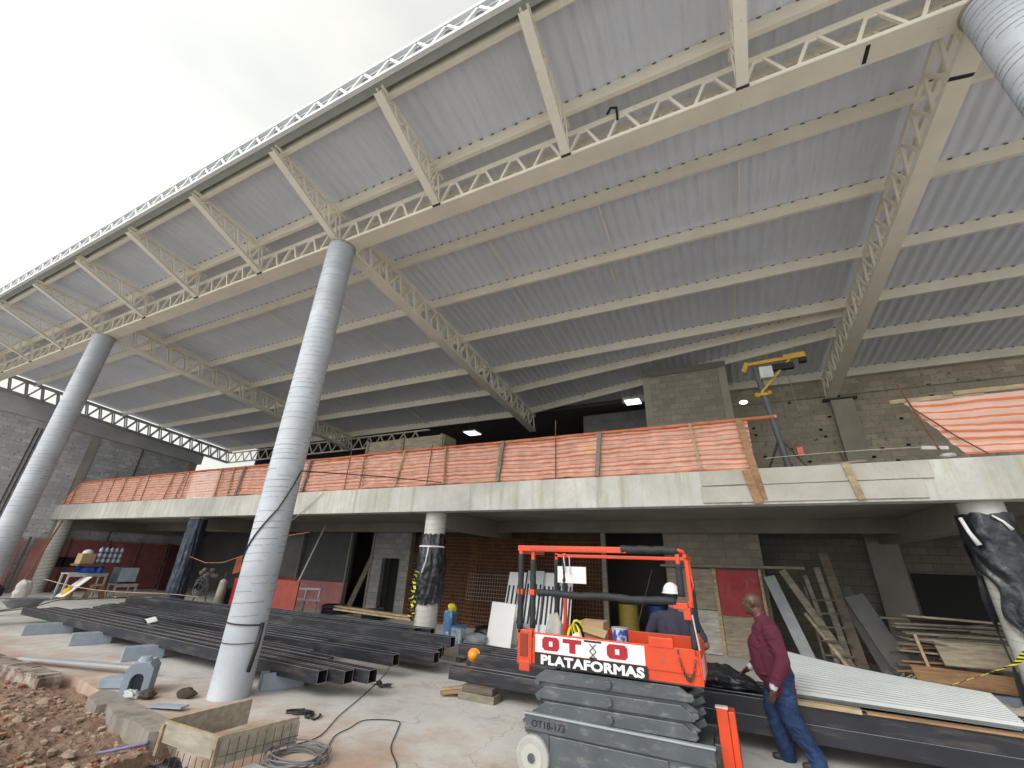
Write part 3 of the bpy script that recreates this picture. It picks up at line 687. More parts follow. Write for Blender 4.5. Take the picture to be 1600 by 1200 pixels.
gb = thing('ground_block_room', 'pale block room on the ground floor behind the two workers', 'room', (-.4, 15, 0))
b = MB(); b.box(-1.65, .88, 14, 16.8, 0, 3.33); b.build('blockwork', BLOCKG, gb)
one('timber_post', MB().box(-3.52, -3.38, 13.85, 13.97, 0, 3.33), WOODG, 'upright timber prop between the rusty mesh and the dark opening', 'post')
one('lintel_plank', MB().bar((-1.75, 13.7, 2.13), (1.75, 13.66, 2.17), .2, .06), WOODG, 'long pale plank laid across the top of the plywood boards', 'plank')
one('plywood_sheet', MB().box(-1.62, -.42, 13.86, 13.89, 1.06, 2.07), PLY, 'stained plywood sheet fixed on the upper left of the block room', 'board')
one('plywood_sheet', MB().box(-1.6, -.42, 13.86, 13.89, .02, 1.04), wood_mat('plywood_whitish', (.50, .47, .42)), 'whitish plywood sheet at the foot of the block room, behind the helmeted worker', 'board')
one('timber_batten', MB().box(-.42, -.33, 13.80, 13.86, 0, 2.1), WOOD, 'upright raw batten left of the red board', 'batten')
one('red_board', MB().box(-.32, .68, 13.82, 13.86, .96, 2.06), REDP, 'bright red scuffed board behind the man in the maroon sweater', 'board')
one('plywood_sheet', MB().box(-.32, .72, 13.82, 13.86, .0, .95), PLY, 'beige plywood sheet below the red board', 'board')
one('timber_batten', MB().box(.70, .77, 13.78, 13.86, 0, 2.1), WOOD, 'upright raw batten right of the red board', 'batten')
rg = thing('right_rear_wall', 'dim block wall at the back of the ground floor on the right', 'wall', (6, 15.3, 0))
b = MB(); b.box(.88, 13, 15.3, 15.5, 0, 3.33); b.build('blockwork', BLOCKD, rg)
MB().box(3.5, 4.2, 15.15, 15.3, 0, 3.33).build('concrete_post', SOFFIT, rg)
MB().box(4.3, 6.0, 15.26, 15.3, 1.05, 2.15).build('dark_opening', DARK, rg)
# rusty mesh sheets
def mesh_sheet(x0, x1, z0, z1, y, lean, label, m=RUST, px=.10, pz=.115, r=.010):
    b = MB(); n = int((x1-x0)/px)
    for i in range(n+1):
        x = x0+(x1-x0)*i/n; b.cyl((x, y-lean, z0), (x, y, z1), r*.7, n=4, caps=False)
    n = int((z1-z0)/pz)
    for i in range(n+1):
        t = i/n; b.cyl((x0, y-lean*(1-t)-.012, z0+(z1-z0)*t), (x1, y-lean*(1-t)-.012, z0+(z1-z0)*t), r, n=4, caps=False)
    return one('rebar_mesh', b, m, label, 'rebar mesh', 'rebar mesh sheets leaning at the back')
mesh_sheet(-11.0, -8.2, .02, 2.85, 14.3, .35, 'rusty brown rebar mesh leaning next to the block doorway', r=.016)
mesh_sheet(-8.4, -5.8, .02, 2.8, 14.2, .35, 'rusty brown rebar mesh in the middle, right of the wrapped white column', r=.016)
mesh_sheet(-6.0, -3.6, .02, 2.75, 14.3, .30, 'rusty brown rebar mesh behind the scissor lift platform', r=.014)
mesh_sheet(-8.2, -6.5, .85, 1.65, 13.75, .1, 'small pale wire mesh hung in front of the rusty mesh', m=mat('bright_wire', (.42, .40, .38), .5, .4), px=.09, pz=.10, r=.006)

# ------------------------------------------------------------------ left hoarding and clutter
hd = thing('red_hoarding', 'faded red plywood hoarding along the foot of the far left wall', 'hoarding', (-29.8, 11, 0))
for (y0, y1) in ((7.2, 8.3), (8.36, 8.9), (9.3, 10.6), (10.66, 12.2), (12.26, 13.6), (13.66, 15.0)):
    MB().box(-29.86, -29.80, y0, y1, 0, 2.35).build('panel', PINKP if y0 < 10.6 else mat('shaded_red_board', (.34, .11, .11), .8, var=.3, dirt=(.15, .11, .1), dirt_p=(.5, .8)), hd)  # rear panels use a darker red, their shadow put into the colour
for y in (8.33, 9.1, 10.63, 12.23, 13.63, 15.02): MB().box(-29.84, -29.74, y-.03, y+.03, 0, 2.4).build('stud', WOODD, hd)
one('propped_batten', MB().bar((-29.3, 9.3, 0), (-29.2, 9.75, 3.2), .1, .05), WOODO, 'raw batten propped up behind the bare ringed column', 'batten')
for i, (y, a) in enumerate(((14.2, .2), (14.9, .35))):
    one('leaning_board', MB().bar((-28.3, y+.5, 0), (-29.2, y+.9, 2.35), .03, .5, (0, 1, 0)), mat('maroon_board', (.12, .035, .04), .7), ('dark maroon board leaning beside the dark left passage, nearer one', 'dark maroon board leaning beside the dark left passage, farther one')[i], 'board')
def table(name, x, y0, y1, w, h, m, label):
    t = thing(name, label, 'table', (x, (y0+y1)/2, 0))
    MB().box(x-w/2, x+w/2, y0, y1, h-.04, h).build('tabletop', m, t, bevel=.004)
    for yy in (y0+.05, y1-.05):
        for xx in (x-w/2+.05, x+w/2-.05): MB().box(xx-.03, xx+.03, yy-.03, yy+.03, 0, h-.04).build('leg', m, t)
    MB().box(x+w/2-.05, x+w/2-.01, y0+.05, y1-.05, h-.14, h-.04).build('apron', m, t)
    return t
PAINTW = mat('worn_white_wood', (.55, .56, .56), .7, var=.2, dirt=(.3, .25, .2), dirt_p=(.55, .75), dscale=6)
table('work_table', -25.6, 9.35, 10.75, .7, 1.0, PAINTW, 'worn whitish work table beside the bare ringed column')
one('white_board', MB().bar((-25.1, 9.3, .1), (-25.15, 10.0, .85), .03, .7, (1, 0, 0)), WHITE, 'white board propped under the work table', 'board')
one('cardboard_box', MB().box(-25.9, -25.4, 9.62, 10.1, 1.36, 1.78), CARD, 'brown cardboard box below the white helmet', 'box', bevel=.006)
one('shelf_box', MB().box(-26, -25.3, 9.55, 10.5, 1.28, 1.36), WOODD, 'dark plank shelf carrying the cardboard box', 'shelf')
one('white_helmet', MB().ball((-25.6, 9.85, 1.80), (.16, .2, .15), 14), WHITE, 'white hard hat lying on the cardboard box', 'helmet', smooth=True)
one('blue_tarp', MB().grid(24, 8, lambda u, v: (-25.5+.35*math.cos(v*3.1)+.05*fbm((u*4, v*4, 1)), 9.65+.85*u, 1.01+.24*math.sin(v*3.1)*(1+.4*fbm((u*5, v*3, 2))))), BLUE, 'crumpled blue plastic bundle on the work table', 'bundle', smooth=True)
b = MB()
for i in range(5):
    for j in range(3):
        y = 10.25+i*.19; z = 1.42+j*.22
        b.cyl((-25.5, y, z), (-25.5, y, z+.15), .08, .075, n=10); b.cyl((-25.5, y, z+.15), (-25.5, y, z+.20), .035, n=8)
one('bottle_pack', b, mat('clear_blue_plastic', (.42, .52, .66), .2, var=.3), 'pack of clear bluish water bottles beside the cardboard box', 'bottles', smooth=True)
ck = thing('steel_cabinet', 'pale blue cabinet on a wooden stand in front of the red hoarding', 'cabinet', (-25.4, 11.5, .55))
MB().box(-25.9, -25.2, 11.12, 11.85, .56, 1.24).build('cabinet_body', mat('cabinet_side', (.10, .14, .15), .5), ck, bevel=.008)
MB().box(-25.2, -25.18, 11.14, 11.82, .64, 1.22).build('cabinet_door', mat('cabinet_front', (.42, .52, .60), .45), ck)
MB().box(-25.18, -25.16, 11.2, 11.8, .58, .62).build('cabinet_handle', BLACK, ck)
table('wooden_stand', -25.5, 11.1, 12.0, .7, .55, PAINTW, 'low wooden stand under the pale blue cabinet')
one('stand_tray', MB().box(-25.1, -24.5, 11.0, 12.0, .04, .10), WOOD, 'low wooden tray on the floor at the foot of the stand', 'tray')
yc = thing('yellow_drum', 'yellow plastic can standing at the foot of the ringed column', 'can', (-25.1, 9.5, 0))
MB().cyl((-25.1, 9.52, .05), (-25.1, 9.52, .42), .19, .16, n=14).build('can_body', YELLOW, yc, smooth=False)
MB().cyl((-25.1, 9.52, .42), (-25.1, 9.52, .54), .06, n=10).build('can_neck', YELLOW, yc)
ch = thing('wooden_stool', 'small raw wooden stool in front of the work table', 'stool', (-25, 10.3, 0))
MB().box(-25.2, -24.9, 10.15, 10.6, .5, .58).build('seat', WOOD, ch)
MB().bar((-24.9, 10.05, 0), (-24.95, 10.25, .55), .2, .03, (1, 0, 0)).build('side_board', WOOD, ch)
MB().bar((-24.9, 10.65, 0), (-24.95, 10.5, .5), .2, .03, (1, 0, 0)).build('side_board', WOODO, ch)
def sack(x, y, z, rx, ry, rz, label, m=SACK):
    one('sack', MB().ball((x, y, z+rz*.9), (rx, ry, rz), 28, fn=lambda d: .80+.26*noise.noise(d*1.9+Vector((x, y, z)))+.12*noise.noise(d*5+Vector((y, x, z)))+.12*abs(d.z)), m, label, 'sack', smooth=True)
sack(-25.5, 8.25, 0, .26, .30, .42, 'pale sack slumped beside the wheelbarrow at far left')
sack(-26.5, 7.7, 0, .4, .4, .3, 'dark bundle behind the pale sack at the left edge', mat('dark_cloth', (.035, .035, .05), .9))
sack(-26.2, 9.7, 0, .35, .3, .26, 'dark cloth heap at the foot of the bare ringed column', mat('dark_cloth2', (.06, .065, .085), .9))
one('hanging_bag', MB().ball((-29.6, 10.15, .95), (.06, .17, .32), 12, fn=lambda d: .9-.25*d.z), WHITE, 'small white bag hanging on the red hoarding', 'bag', smooth=True)
one('black_strip_board', MB().box(-29.78, -29.74, 10.0, 11.4, 1.1, 1.55), BLACK, 'black strip panel fixed on the red hoarding', 'panel')
one('barrier_cord', MB().tube([(-24+i*.9, 8.2+.22*i, .85-.05*i-.12*math.sin(i*.6)) for i in range(9)], .012, 5), mat('beige_cord', (.5, .38, .26)), 'beige cord strung in front of the left clutter', 'cord')
# wheelbarrow
wb = thing('wheelbarrow', 'grey metal wheelbarrow at the left edge of the floor', 'wheelbarrow', (-20.4, 6.8, 0))
b = MB()
def tray(u, v):
    a = u*2*math.pi; ca, sa = math.cos(a), math.sin(a)
    k = .55+.45*v; sq = 1/max(abs(ca), abs(sa))**.6
    return (-20.4+.34*k*ca*sq, 6.75+.55*k*sa*sq, .22+.24*v)
b.grid(28, 4, tray); b.build('tray', mat('barrow_steel', (.24, .26, .27), .5, .3, var=.25, dirt=(.4, .38, .35), dirt_p=(.5, .7)), wb, solid=.012, smooth=True)
b = MB()
for s in (-.25, .25): b.tube([(-20.4+s*.4, 6.25, .12), (-20.4+s, 6.9, .2), (-20.4+s, 7.35, .36), (-20.4+s, 7.95, .46)], .018, 6); b.tube([(-20.4+s, 7.0, .22), (-20.4+s, 7.2, .0)], .015, 6)
b.build('frame', RUSTG, wb)
b = MB(); b.cyl((-20.45, 6.12, .16), (-20.35, 6.12, .16), .16, n=16); b.build('wheel', RUBBER, wb)
# items near the second column
one('red_sheet', MB().box(-17.0, -15.75, 11.2, 11.25, .10, 1.15), mat('bright_red_sheet', (.46, .03, .045), .6, var=.2), 'bright red sheet standing behind the tall column, left half showing', 'board')
one('red_sheet', MB().box(-15.3, -13.6, 11.3, 11.35, .02, 1.2), mat('orange_red_sheet', (.30, .06, .04), .65, var=.2), 'orange-red sheet standing just right of the tall column', 'board')
one('orange_net_bundle', MB().grid(14, 12, lambda u, v: (-19.4+1.3*u, 12.6+.1*math.sin(u*9), 1.2+.7*v+.4*u+.05*math.sin(v*30))), NETO, 'orange net bundle hanging behind the hose reel', 'net')
gc = thing('gas_cylinder', 'pale gas cylinder standing behind the black tubes', 'gas cylinder', (-17.2, 10.9, 0))
MB().cyl((-17.25, 10.9, .02), (-17.15, 10.9, 1.0), .13, n=14).build('cylinder_body', mat('cylinder_paint', (.34, .34, .29), .6, var=.25), gc, smooth=True)
MB().ball((-17.15, 10.9, 1.0), (.13, .13, .12), 12).build('shoulder', mat('cylinder_paint2', (.42, .46, .42), .6), gc, smooth=True)
MB().cyl((-17.13, 10.9, 1.08), (-17.11, 10.9, 1.3), .035, n=8).build('valve', FIX, gc)
hr_ = thing('hose_reel', 'coiled dark hoses on a rack beside the gas cylinder', 'hoses', (-18.4, 11, 0))
for i in range(5):
    b = MB(); r = .42-.03*i; b.tube([(-18.5+r*math.cos(a/12*6.283), 10.95-.03*i, .78+.10*math.sin(i)+r*.75*math.sin(a/12*6.283)) for a in range(13)], .022, 6); b.build('hose_loop', HOSE, hr_, smooth=True)
b = MB(); b.bar((-19, 11, 0), (-18.6, 11, 1.1), .04, .04); b.bar((-18.0, 11, 0), (-18.4, 11, 1.2), .04, .04); b.bar((-18.9, 11, .15), (-18, 11, .15), .04, .04); b.build('rack', RUSTG, hr_)
b = MB()
for i in range(7): b.ball((-18.9+.16*i, 11.05, 1.25+.12*math.sin(i*2)), (.12, .1, .09), 8, fn=lambda d: 1+.4*noise.noise(d*3))
b.build('rags', mat('rag_mix', (.20, .17, .16), .9, var=.6, scale=9), hr_)
one('green_bin', MB().box(-18.1, -17.5, 11.3, 11.8, 0, .75), mat('dark_green', (.02, .045, .03), .6), 'dark green bin between the hose rack and the gas cylinder', 'bin', bevel=.02)
sh = thing('metal_trestle', 'grey metal trestle frame in front of the red band', 'trestle', (-14.6, 12.5, 0))
for x in (-15.3, -14.6, -13.9): MB().bar((x, 12.5, 0), (x+.06, 12.5, .85 if x > -15 else .5), .07, .06).build('leg', GREYM, sh)
MB().bar((-15.0, 12.5, .86), (-13.8, 12.5, .9), .08, .06).build('top_bar', GREYM, sh)
MB().bar((-15.4, 12.4, .50), (-13.6, 12.4, .53), .08, .06).build('middle_bar', GREYM, sh)
for i, (x, y, s) in enumerate(((-14.1, 13.6, .5), (-11.9, 13.4, .45))):
    b = MB()
    for k in range(6): r = s-.05*(k % 2); b.tube([(x+r*math.cos(a/20*6.283), y+r*.9*math.sin(a/20*6.283), .04+.05*k) for a in range(21)], .028, 6)
    one('hose_coil', b, mat('coil_dark', (.03, .035, .045), .5), ('dark hose coil lying left of the block doorway', 'dark hose coil lying in front of the block doorway')[i], 'hose coil', 'dark hose coils by the block doorway', smooth=True)
for i, (p, q) in enumerate((((-13.6, 13.2, .32), (-9.3, 12.2, .36)), ((-13.0, 12.6, .30), (-9.0, 11.9, .33)))):
    one('pale_plank', MB().bar(p, q, .22, .05), WOOD, ('long pale plank behind the black tubes, farther one', 'long pale plank behind the black tubes, nearer one')[i], 'plank', 'pale planks behind the black tubes')
one('leaning_plank', MB().bar((-13.7, 13.8, 0), (-12.95, 14.0, 2.1), .22, .04, (0, 1, 0)), WOODD, 'dark plank leaning left of the block doorway', 'plank')
one('drooping_wire', MB().tube([(-18.1, 9.95, 1.85), (-17.0, 9.95, 1.66), (-16.0, 9.95, 1.70), (-14.4, 9.95, 2.1), (-12.9, 9.95, 2.62), (-12.0, 9.95, 2.72)], .014, 6), mat('orange_wire', (.35, .2, .12)), 'drooping wire from the blue-wrapped column to the tall column', 'wire', smooth=True)
one('diagonal_wire', MB().tube([(-11.2, 9.5, 3.88), (-11.9, 9.5, 3.36), (-12.6, 9.4, 2.8)], .01, 6), mat('tan_wire', (.36, .31, .24)), 'thin wire slanting down from the slab edge to the tall column', 'wire')
one('thin_prop', MB().cyl((-15.9, 12.8, .0), (-15.3, 13.4, 3.2), .035, n=8), GREYM, 'thin pale prop standing against the grey partition', 'prop')
# things right of the wrapped white column
bb = thing('blue_sack_stack', 'blue printed bag with a yellow bundle on top beside the rusty mesh', 'bags', (-7.35, 11.5, 0))
MB().box(-7.5, -7.2, 11.3, 11.6, 0, .74).build('bag', mat('blue_bag', (.08, .20, .38), .6, var=.3, scale=9, dirt=(.6, .65, .7), dirt_p=(.55, .65), dscale=8), bb, bevel=.05)
MB().ball((-7.28, 11.4, .80), (.14, .12, .11), 12, fn=lambda d: 1+.3*noise.noise(d*3)).build('yellow_bundle', YTAPE, bb)
wc = thing('white_bucket', 'white paint bucket with blue print beside the blue bag', 'bucket', (-6.85, 11.2, 0))
MB().box(-7.02, -6.70, 11.0, 11.3, 0, .38).build('bucket_body', mat('bucket_white', (.62, .68, .74), .5, dirt=(.15, .3, .55), dirt_p=(.56, .6), dscale=7), wc, bevel=.03)
MB().box(-7.03, -6.69, 10.99, 11.31, .38, .42).build('lid', mat('lid_blue', (.12, .30, .55), .5), wc)
sack(-6.35, 11.2, 0, .4, .3, .16, 'grey crumpled sack lying right of the white bucket', mat('grey_sack', (.26, .28, .31), .8))
sack(-6.4, 11.9, 0, .45, .3, .22, 'black plastic bag behind the grey sack', PLAST)
p = thing('floor_pallet', 'low grey pallet of slats beside the orange hard hat', 'pallet', (-6, 9.6, 0))
for i in range(6): MB().bar((-6.7+.05*i, 9.2+.2*i, .12), (-5.4+.03*i, 9.15+.2*i, .12), .10, .03).build('slat', WOODG, p)
for x in (-6.5, -5.6): MB().box(x-.05, x+.05, 9.15, 10.25, 0, .10).build('bearer', WOODD, p)
for i, (x, w, z1, dy, m) in enumerate(((-5.75, .55, 1.78, 0, WHITE), (-5.2, .52, 1.84, .1, GREYM), (-4.72, .5, 1.80, .2, WHITE), (-4.3, .42, 1.82, .25, GREYM))):
    t = thing('slotted_panel', ('leftmost white slotted panel leaning on the rusty mesh', 'second grey-white slotted panel from the left on the rusty mesh', 'third white slotted panel from the left, behind the lift posts', 'rightmost slotted panel leaning behind the lift posts')[i], 'panel', (x, 12.2+dy, 0), 'white slotted panels leaning on the mesh')
    b = MB(); y0, y1 = 11.9+dy, 12.5+dy; P = lambda z: y0+(y1-y0)*z/z1
    b.bar((x, P(0)+.03, 0), (x, P(z1)+.03, z1), w, .03, (0, 1, 0)); b.build('panel_face', m, t)
    b = MB()
    for k in range(4):
        xx = x-w/2+w*(k+.5)/4
        b.bar((xx, P(.5)-.0, .5), (xx, P(z1-.35), z1-.35), .05, .012, (0, 1, 0))
    b.build('slot', BLACK, t)
one('plain_white_sheet', MB().bar((-5.72, 11.3, .02), (-5.68, 11.5, 1.02), .72, .03, (0, 1, 0)), WHITE, 'plain white panel standing in front of the slotted panels', 'panel')
b = MB(); b.cyl((-2.95, 14.6, .0), (-2.95, 14.6, 1.0), .29, n=24)
for z in (.33, .66): b.cyl((-2.95, 14.6, z-.02), (-2.95, 14.6, z+.02), .30, n=24)
one('yellow_barrel', b, mat('ochre_barrel', (.36, .26, .04), .5, var=.25), 'ochre yellow barrel standing in the dark opening', 'barrel')
b = MB(); b.cyl((-2.1, 14.8, .0), (-2.1, 14.8, 1.0), .29, n=24)
for z in (.33, .66): b.cyl((-2.1, 14.8, z-.02), (-2.1, 14.8, z+.02), .30, n=24)
one('blue_barrel', b, mat('blue_barrel', (.02, .045, .20), .5, var=.25), 'dark blue barrel beside the ochre one, behind the helmeted worker', 'barrel')
one('leaning_broom', MB().cyl((-2.6, 14.0, .5), (-2.1, 14.3, 2.0), .014, n=6), WOODD, 'thin stick leaning in the dark opening above the barrels', 'stick')
# the right hand corner: leaning timber, plank pile
LP = [((1.25, 13.6, 2.1), (2.25, 13.2, 0), .16, WOODG, 'long grey plank leaning right of the red board'),
      ((2.26, 13.9, 2.55), (2.42, 13.3, 0), .2, WOODD, 'tall dark plank leaning against the dim block wall'),
      ((1.75, 13.8, 2.0), (1.95, 13.2, 0), .09, WOODG, 'thin plank leaning left of the tall dark plank'),
      ((2.05, 13.9, 2.2), (2.2, 13.3, 0), .13, WOODG, 'grey leaning plank beside the thin one'),
      ((1.55, 13.6, 1.15), (2.15, 13.0, 0.05), .07, WOOD, 'short raw stick crossing the leaning planks'),
      ((2.45, 13.8, 1.75), (2.9, 13.1, 0), .34, DARKC, 'broad dark board leaning right of the planks'),
      ((2.62, 13.6, 1.6), (3.15, 13.0, 0), .40, concrete_mat('speckled_board', (.17, .17, .16)), 'speckled grey board leaning against the broad dark one')]
for p, q, w, m, l in LP: one('leaning_plank', MB().bar(q, p, w, .035, (0, 1, 0)), m, l, 'plank')
one('white_leaning_sheet', MB().bar((1.45, 13.0, 0), (.93, 13.6, 1.95), .26, .02, (0, 1, 0)), mat('dull_white_sheet', (.30, .315, .33), .6), 'narrow whitish sheet leaning right of the red board', 'sheet')
b = MB()
for i in range(5): b.bar((1.72, 13.2+.1*i*.1, .35+.28*i), (2.3, 13.2, .37+.28*i), .05, .03)
for x in (1.72, 2.3): b.bar((x, 13.3, 0), (x-.05, 13.7, 1.75), .05, .04)
one('wooden_ladder', b, WOODD, 'rough wooden ladder among the leaning planks', 'ladder')
rp = random.Random(5)
for i in range(34):
    z = .06+.038*i*1.02; xx = rp.uniform(2.7, 3.5)-.1*(i < 8); L = rp.uniform(1.0, 2.1); y = rp.uniform(11.7, 12.9); a = rp.uniform(-.12, .1)
    w = rp.uniform(.12, .3); tilt = rp.uniform(-.05, .06)
    c, s = math.cos(a), math.sin(a)
    one('pile_plank', MB().bar((xx, y, z), (xx+L*c, y+L*s, z+tilt), w, .03), (WOODG, WOODD, WOODG, PLY, WOODD)[i % 5], 'rough grey plank in the untidy timber pile at right', 'plank', 'planks of the untidy timber pile')
for i in range(22):
    xx, y, z = rp.uniform(2.6, 4.6), rp.uniform(11.2, 12.2), rp.uniform(.1, 1.2); a = rp.uniform(-.5, .5); L = rp.uniform(.4, 1.1)
    one('pile_offcut', MB().bar((xx, y, z), (xx+L*math.cos(a), y+L*math.sin(a)*.4, z+rp.uniform(-.12, .12)), rp.uniform(.05, .12), .025), (WOODD, WOODG, WOODO, WOODD)[i % 4], 'short offcut stuck into the untidy timber pile', 'offcut', 'offcuts in the timber pile')
one('pile_board', MB().bar((3.25, 11.4, .78), (4.6, 11.35, .80), .42, .04, (0, -.8, .6)), PLY, 'plain plywood board lying sloped on the timber pile', 'board')
one('pile_board', MB().bar((2.75, 11.2, .46), (4.35, 11.0, .44), .42, .05, (0, -.4, .9)), WOODO, 'orange-brown board at the front of the timber pile', 'board')
one('blue_board', MB().bar((3.5, 10.9, .20), (4.3, 10.7, .22), .35, .05, (0, -.5, .8)), mat('bluish_board', (.23, .27, .33), .7), 'bluish board lying under the timber pile', 'board')
one('thin_stake', MB().bar((3.08, 11.3, .0), (2.98, 11.4, 1.06), .045, .03), WOOD, 'thin stake standing in front of the timber pile', 'stake')
one('stone_slab', MB().bar((3.9, 10.55, .0), (4.35, 10.5, .30), .5, .05, (0, 1, .2)), concrete_mat('slab_bit', (.33, .35, .37)), 'broken grey slab leaning at the foot of the right column', 'slab')
one('sand_heap', MB().grid(30, 20, lambda u, v: (2.6+2.6*u, 9.0+1.8*v, .34*max(0, math.sin(u*3.14)*math.sin(v*3.14))**.8*(1+.35*fbm((u*6, v*6, 1))))), DUSTM, 'small heap of sandy earth by the right column', 'sand', smooth=True)
b = MB()
for i in range(40):
    x, y = rp.uniform(2.5, 3.2), rp.uniform(11.0, 11.4); b.tube([(x, y, .2+.1*rp.random()), (x+rp.uniform(-.2, .2), y, .35+.1*rp.random()), (x+rp.uniform(-.3, .3), y, .22)], .012, 4)
one('brush_tangle', b, WOODG, 'tangle of sticks and cord before the timber pile', 'tangle')
tape('warning_tape', [(.95, 8.95, .70), (1.4, 8.95, .46), (1.9, 8.95, .45), (2.4, 8.97, .58), (2.9, 9.0, .80), (3.35, 9.0, 1.0), (3.75, 9.6, 1.12)], .06, 'yellow and black warning tape strung to the right column', stripe=.085, twist=.06)

# ------------------------------------------------------------------ steel tubes
def steel_tube(p, q, w, h, label, group, name='steel_tube'):
    p, q = Vector(p), Vector(q); d = (q-p).normalized(); a = d.cross(Vector((0, 0, 1))).normalized(); u = a.cross(d); t = .008
    b = MB()
    def ring(c, k): return [c+a*sa*(w/2-k)+u*su*(h/2-k) for sa, su in ((-1, -1), (1, -1), (1, 1), (-1, 1))]
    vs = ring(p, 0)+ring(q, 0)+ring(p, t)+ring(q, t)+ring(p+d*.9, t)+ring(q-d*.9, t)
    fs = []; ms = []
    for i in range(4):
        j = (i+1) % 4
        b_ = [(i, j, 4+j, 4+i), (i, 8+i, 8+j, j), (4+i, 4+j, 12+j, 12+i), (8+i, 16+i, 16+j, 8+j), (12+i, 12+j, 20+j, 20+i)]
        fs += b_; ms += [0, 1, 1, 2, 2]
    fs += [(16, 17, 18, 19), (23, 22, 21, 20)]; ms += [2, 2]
    b.add(vs, fs); b.m = ms
    # pale strips paint the reflection on the rounded upper corners
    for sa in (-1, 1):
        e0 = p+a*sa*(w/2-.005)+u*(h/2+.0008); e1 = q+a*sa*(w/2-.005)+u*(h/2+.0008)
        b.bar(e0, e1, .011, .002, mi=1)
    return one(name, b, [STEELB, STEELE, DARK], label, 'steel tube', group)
G1 = 'black steel tubes stacked behind the tall column'
W, Hh = .18, .18
LT = [((-18.4, 6.22, .29), (-5.95, 5.74, .29)), ((-17.9, 6.43, .29), (-5.62, 5.96, .29)), ((-18.0, 6.64, .29), (-5.32, 6.17, .30)),
      ((-17.2, 6.86, .29), (-6.55, 6.42, .30)), ((-17.3, 7.08, .29), (-7.3, 6.62, .29)), ((-17.6, 7.50, .29), (-5.80, 7.30, .30)), 
      ((-17.9, 7.80, .30), (-7.9, 7.52, .30)), ((-18.2, 8.10, .29), (-5.35, 7.95, .29)), ((-18.3, 8.45, .30), (-5.45, 8.2, .32)), ((-18.4, 8.75, .30), (-5.6, 8.5, .30)),
      ((-18.5, 9.2, .32), (-7.2, 8.95, .32))]
LN = ['front tube of the left black stack, nearest the viewer', 'second black tube from the front of the left stack', 'third black tube from the front, sticking out farthest of the near three',
      'fourth black tube, its open end just behind the near three', 'fifth black tube from the front of the left stack, hidden end', 'black tube whose open end stands alone right of the near group',
      'middle black tube of the left stack with its end behind the lone one', 'black tube ending low before the white wrapped column', 'black tube ending just behind the low one at the white wrapped column',
      'black tube passing under the foot of the white wrapped column', 'rear black tube of the left stack near the blue-wrapped column']
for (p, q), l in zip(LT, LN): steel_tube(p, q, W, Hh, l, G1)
for i, (p, q, l) in enumerate((((-18.3, 8.6, .48), (-5.3, 8.42, .50), 'upper black tube lying on the back of the left stack'), ((-17.5, 8.95, .50), (-6.6, 8.9, .50), 'upper rear black tube of the left stack, ending left of the white column'), ((-12.6, 9.3, .50), (-6.3, 9.1, .50), 'short upper black tube behind the tall column, nearest the pale planks'))):
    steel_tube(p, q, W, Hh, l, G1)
G2 = 'black steel tubes stacked behind the scissor lift'
for p, q, l in (((-4.50, 7.19, .29), (9, 7.10, .29), 'front bottom black tube behind the scissor lift'), ((-4.2, 7.38, .29), (9, 7.30, .29), 'second bottom black tube behind the scissor lift'), ((-4.4, 7.75, .29), (9, 7.62, .29), 'third bottom black tube behind the scissor lift'), ((-4.7, 8.1, .29), (9, 7.95, .29), 'rear bottom black tube behind the scissor lift'),
                ((-1.2, 7.19, .472), (9, 7.10, .472), 'front upper black tube that the workers lean over'), ((-4.1, 7.40, .472), (9, 7.32, .472), 'second upper black tube behind the scissor lift'), ((-4.0, 7.75, .472), (9, 7.62, .472), 'third upper black tube behind the scissor lift'), ((-4.9, 8.10, .472), (9, 7.95, .472), 'rear upper black tube carrying the orange hard hat')):
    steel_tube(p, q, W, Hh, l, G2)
one('paper_scrap', MB().grid(6, 4, lambda u, v: (-13.0+.35*u, 6.5+.2*v, .40+.08*math.sin(u*3.1)+.04*v)), WHITE, 'white crumpled scrap lying on the left black tubes', 'scrap')
# trapezoid concrete blocks under the left stack
def ublock(x, y, a, label, h=.2, L=.62):
    h = .24; a = a+.12
    M = rotz(a, (x, y, 0)); t = MB()
    pr = [(-.13, 0), (.13, 0), (.10, h), (.055, h), (.04, h-.06), (-.04, h-.06), (-.055, h), (-.10, h)]
    n = len(pr); vs = [M @ Vector((x-L/2, y+u, v)) for u, v in pr]+[M @ Vector((x+L/2, y+u, v)) for u, v in pr]
    t.add(vs, [(0, 1, 2, 3, 4), (0, 4, 5, 6, 7), (n, n+4, n+3, n+2, n+1), (n, n+7, n+6, n+5, n+4)]+[(i, (i+1) % n, n+(i+1) % n, n+i) for i in range(n)])
    one('concrete_block', t, UBLOCK, label, 'concrete block', 'grey-blue blocks carrying the black tubes', bevel=.008)
ublock(-15.6, 5.85, 1.15, 'grey-blue support block at far left beside the wheelbarrow', L=.9)
ublock(-13.35, 5.82, 1.1, 'second grey-blue support block from the left, under the front tube', L=.7)
ublock(-10.85, 5.68, 1.1, 'third grey-blue support block, near the grey metal channel', L=.66)
ublock(-6.95, 5.86, 1.0, 'grey-blue support block right of the tall column foot', L=.66)
ublock(-16.5, 8.3, 1.4, 'grey-blue support block hidden under the back of the left stack')
one('pipe_channel', MB().bar((-12.1, 4.32, .09), (-9.2, 5.05, .14), .13, .035), GREYM, 'thin grey metal channel lying on the kerb', 'channel')
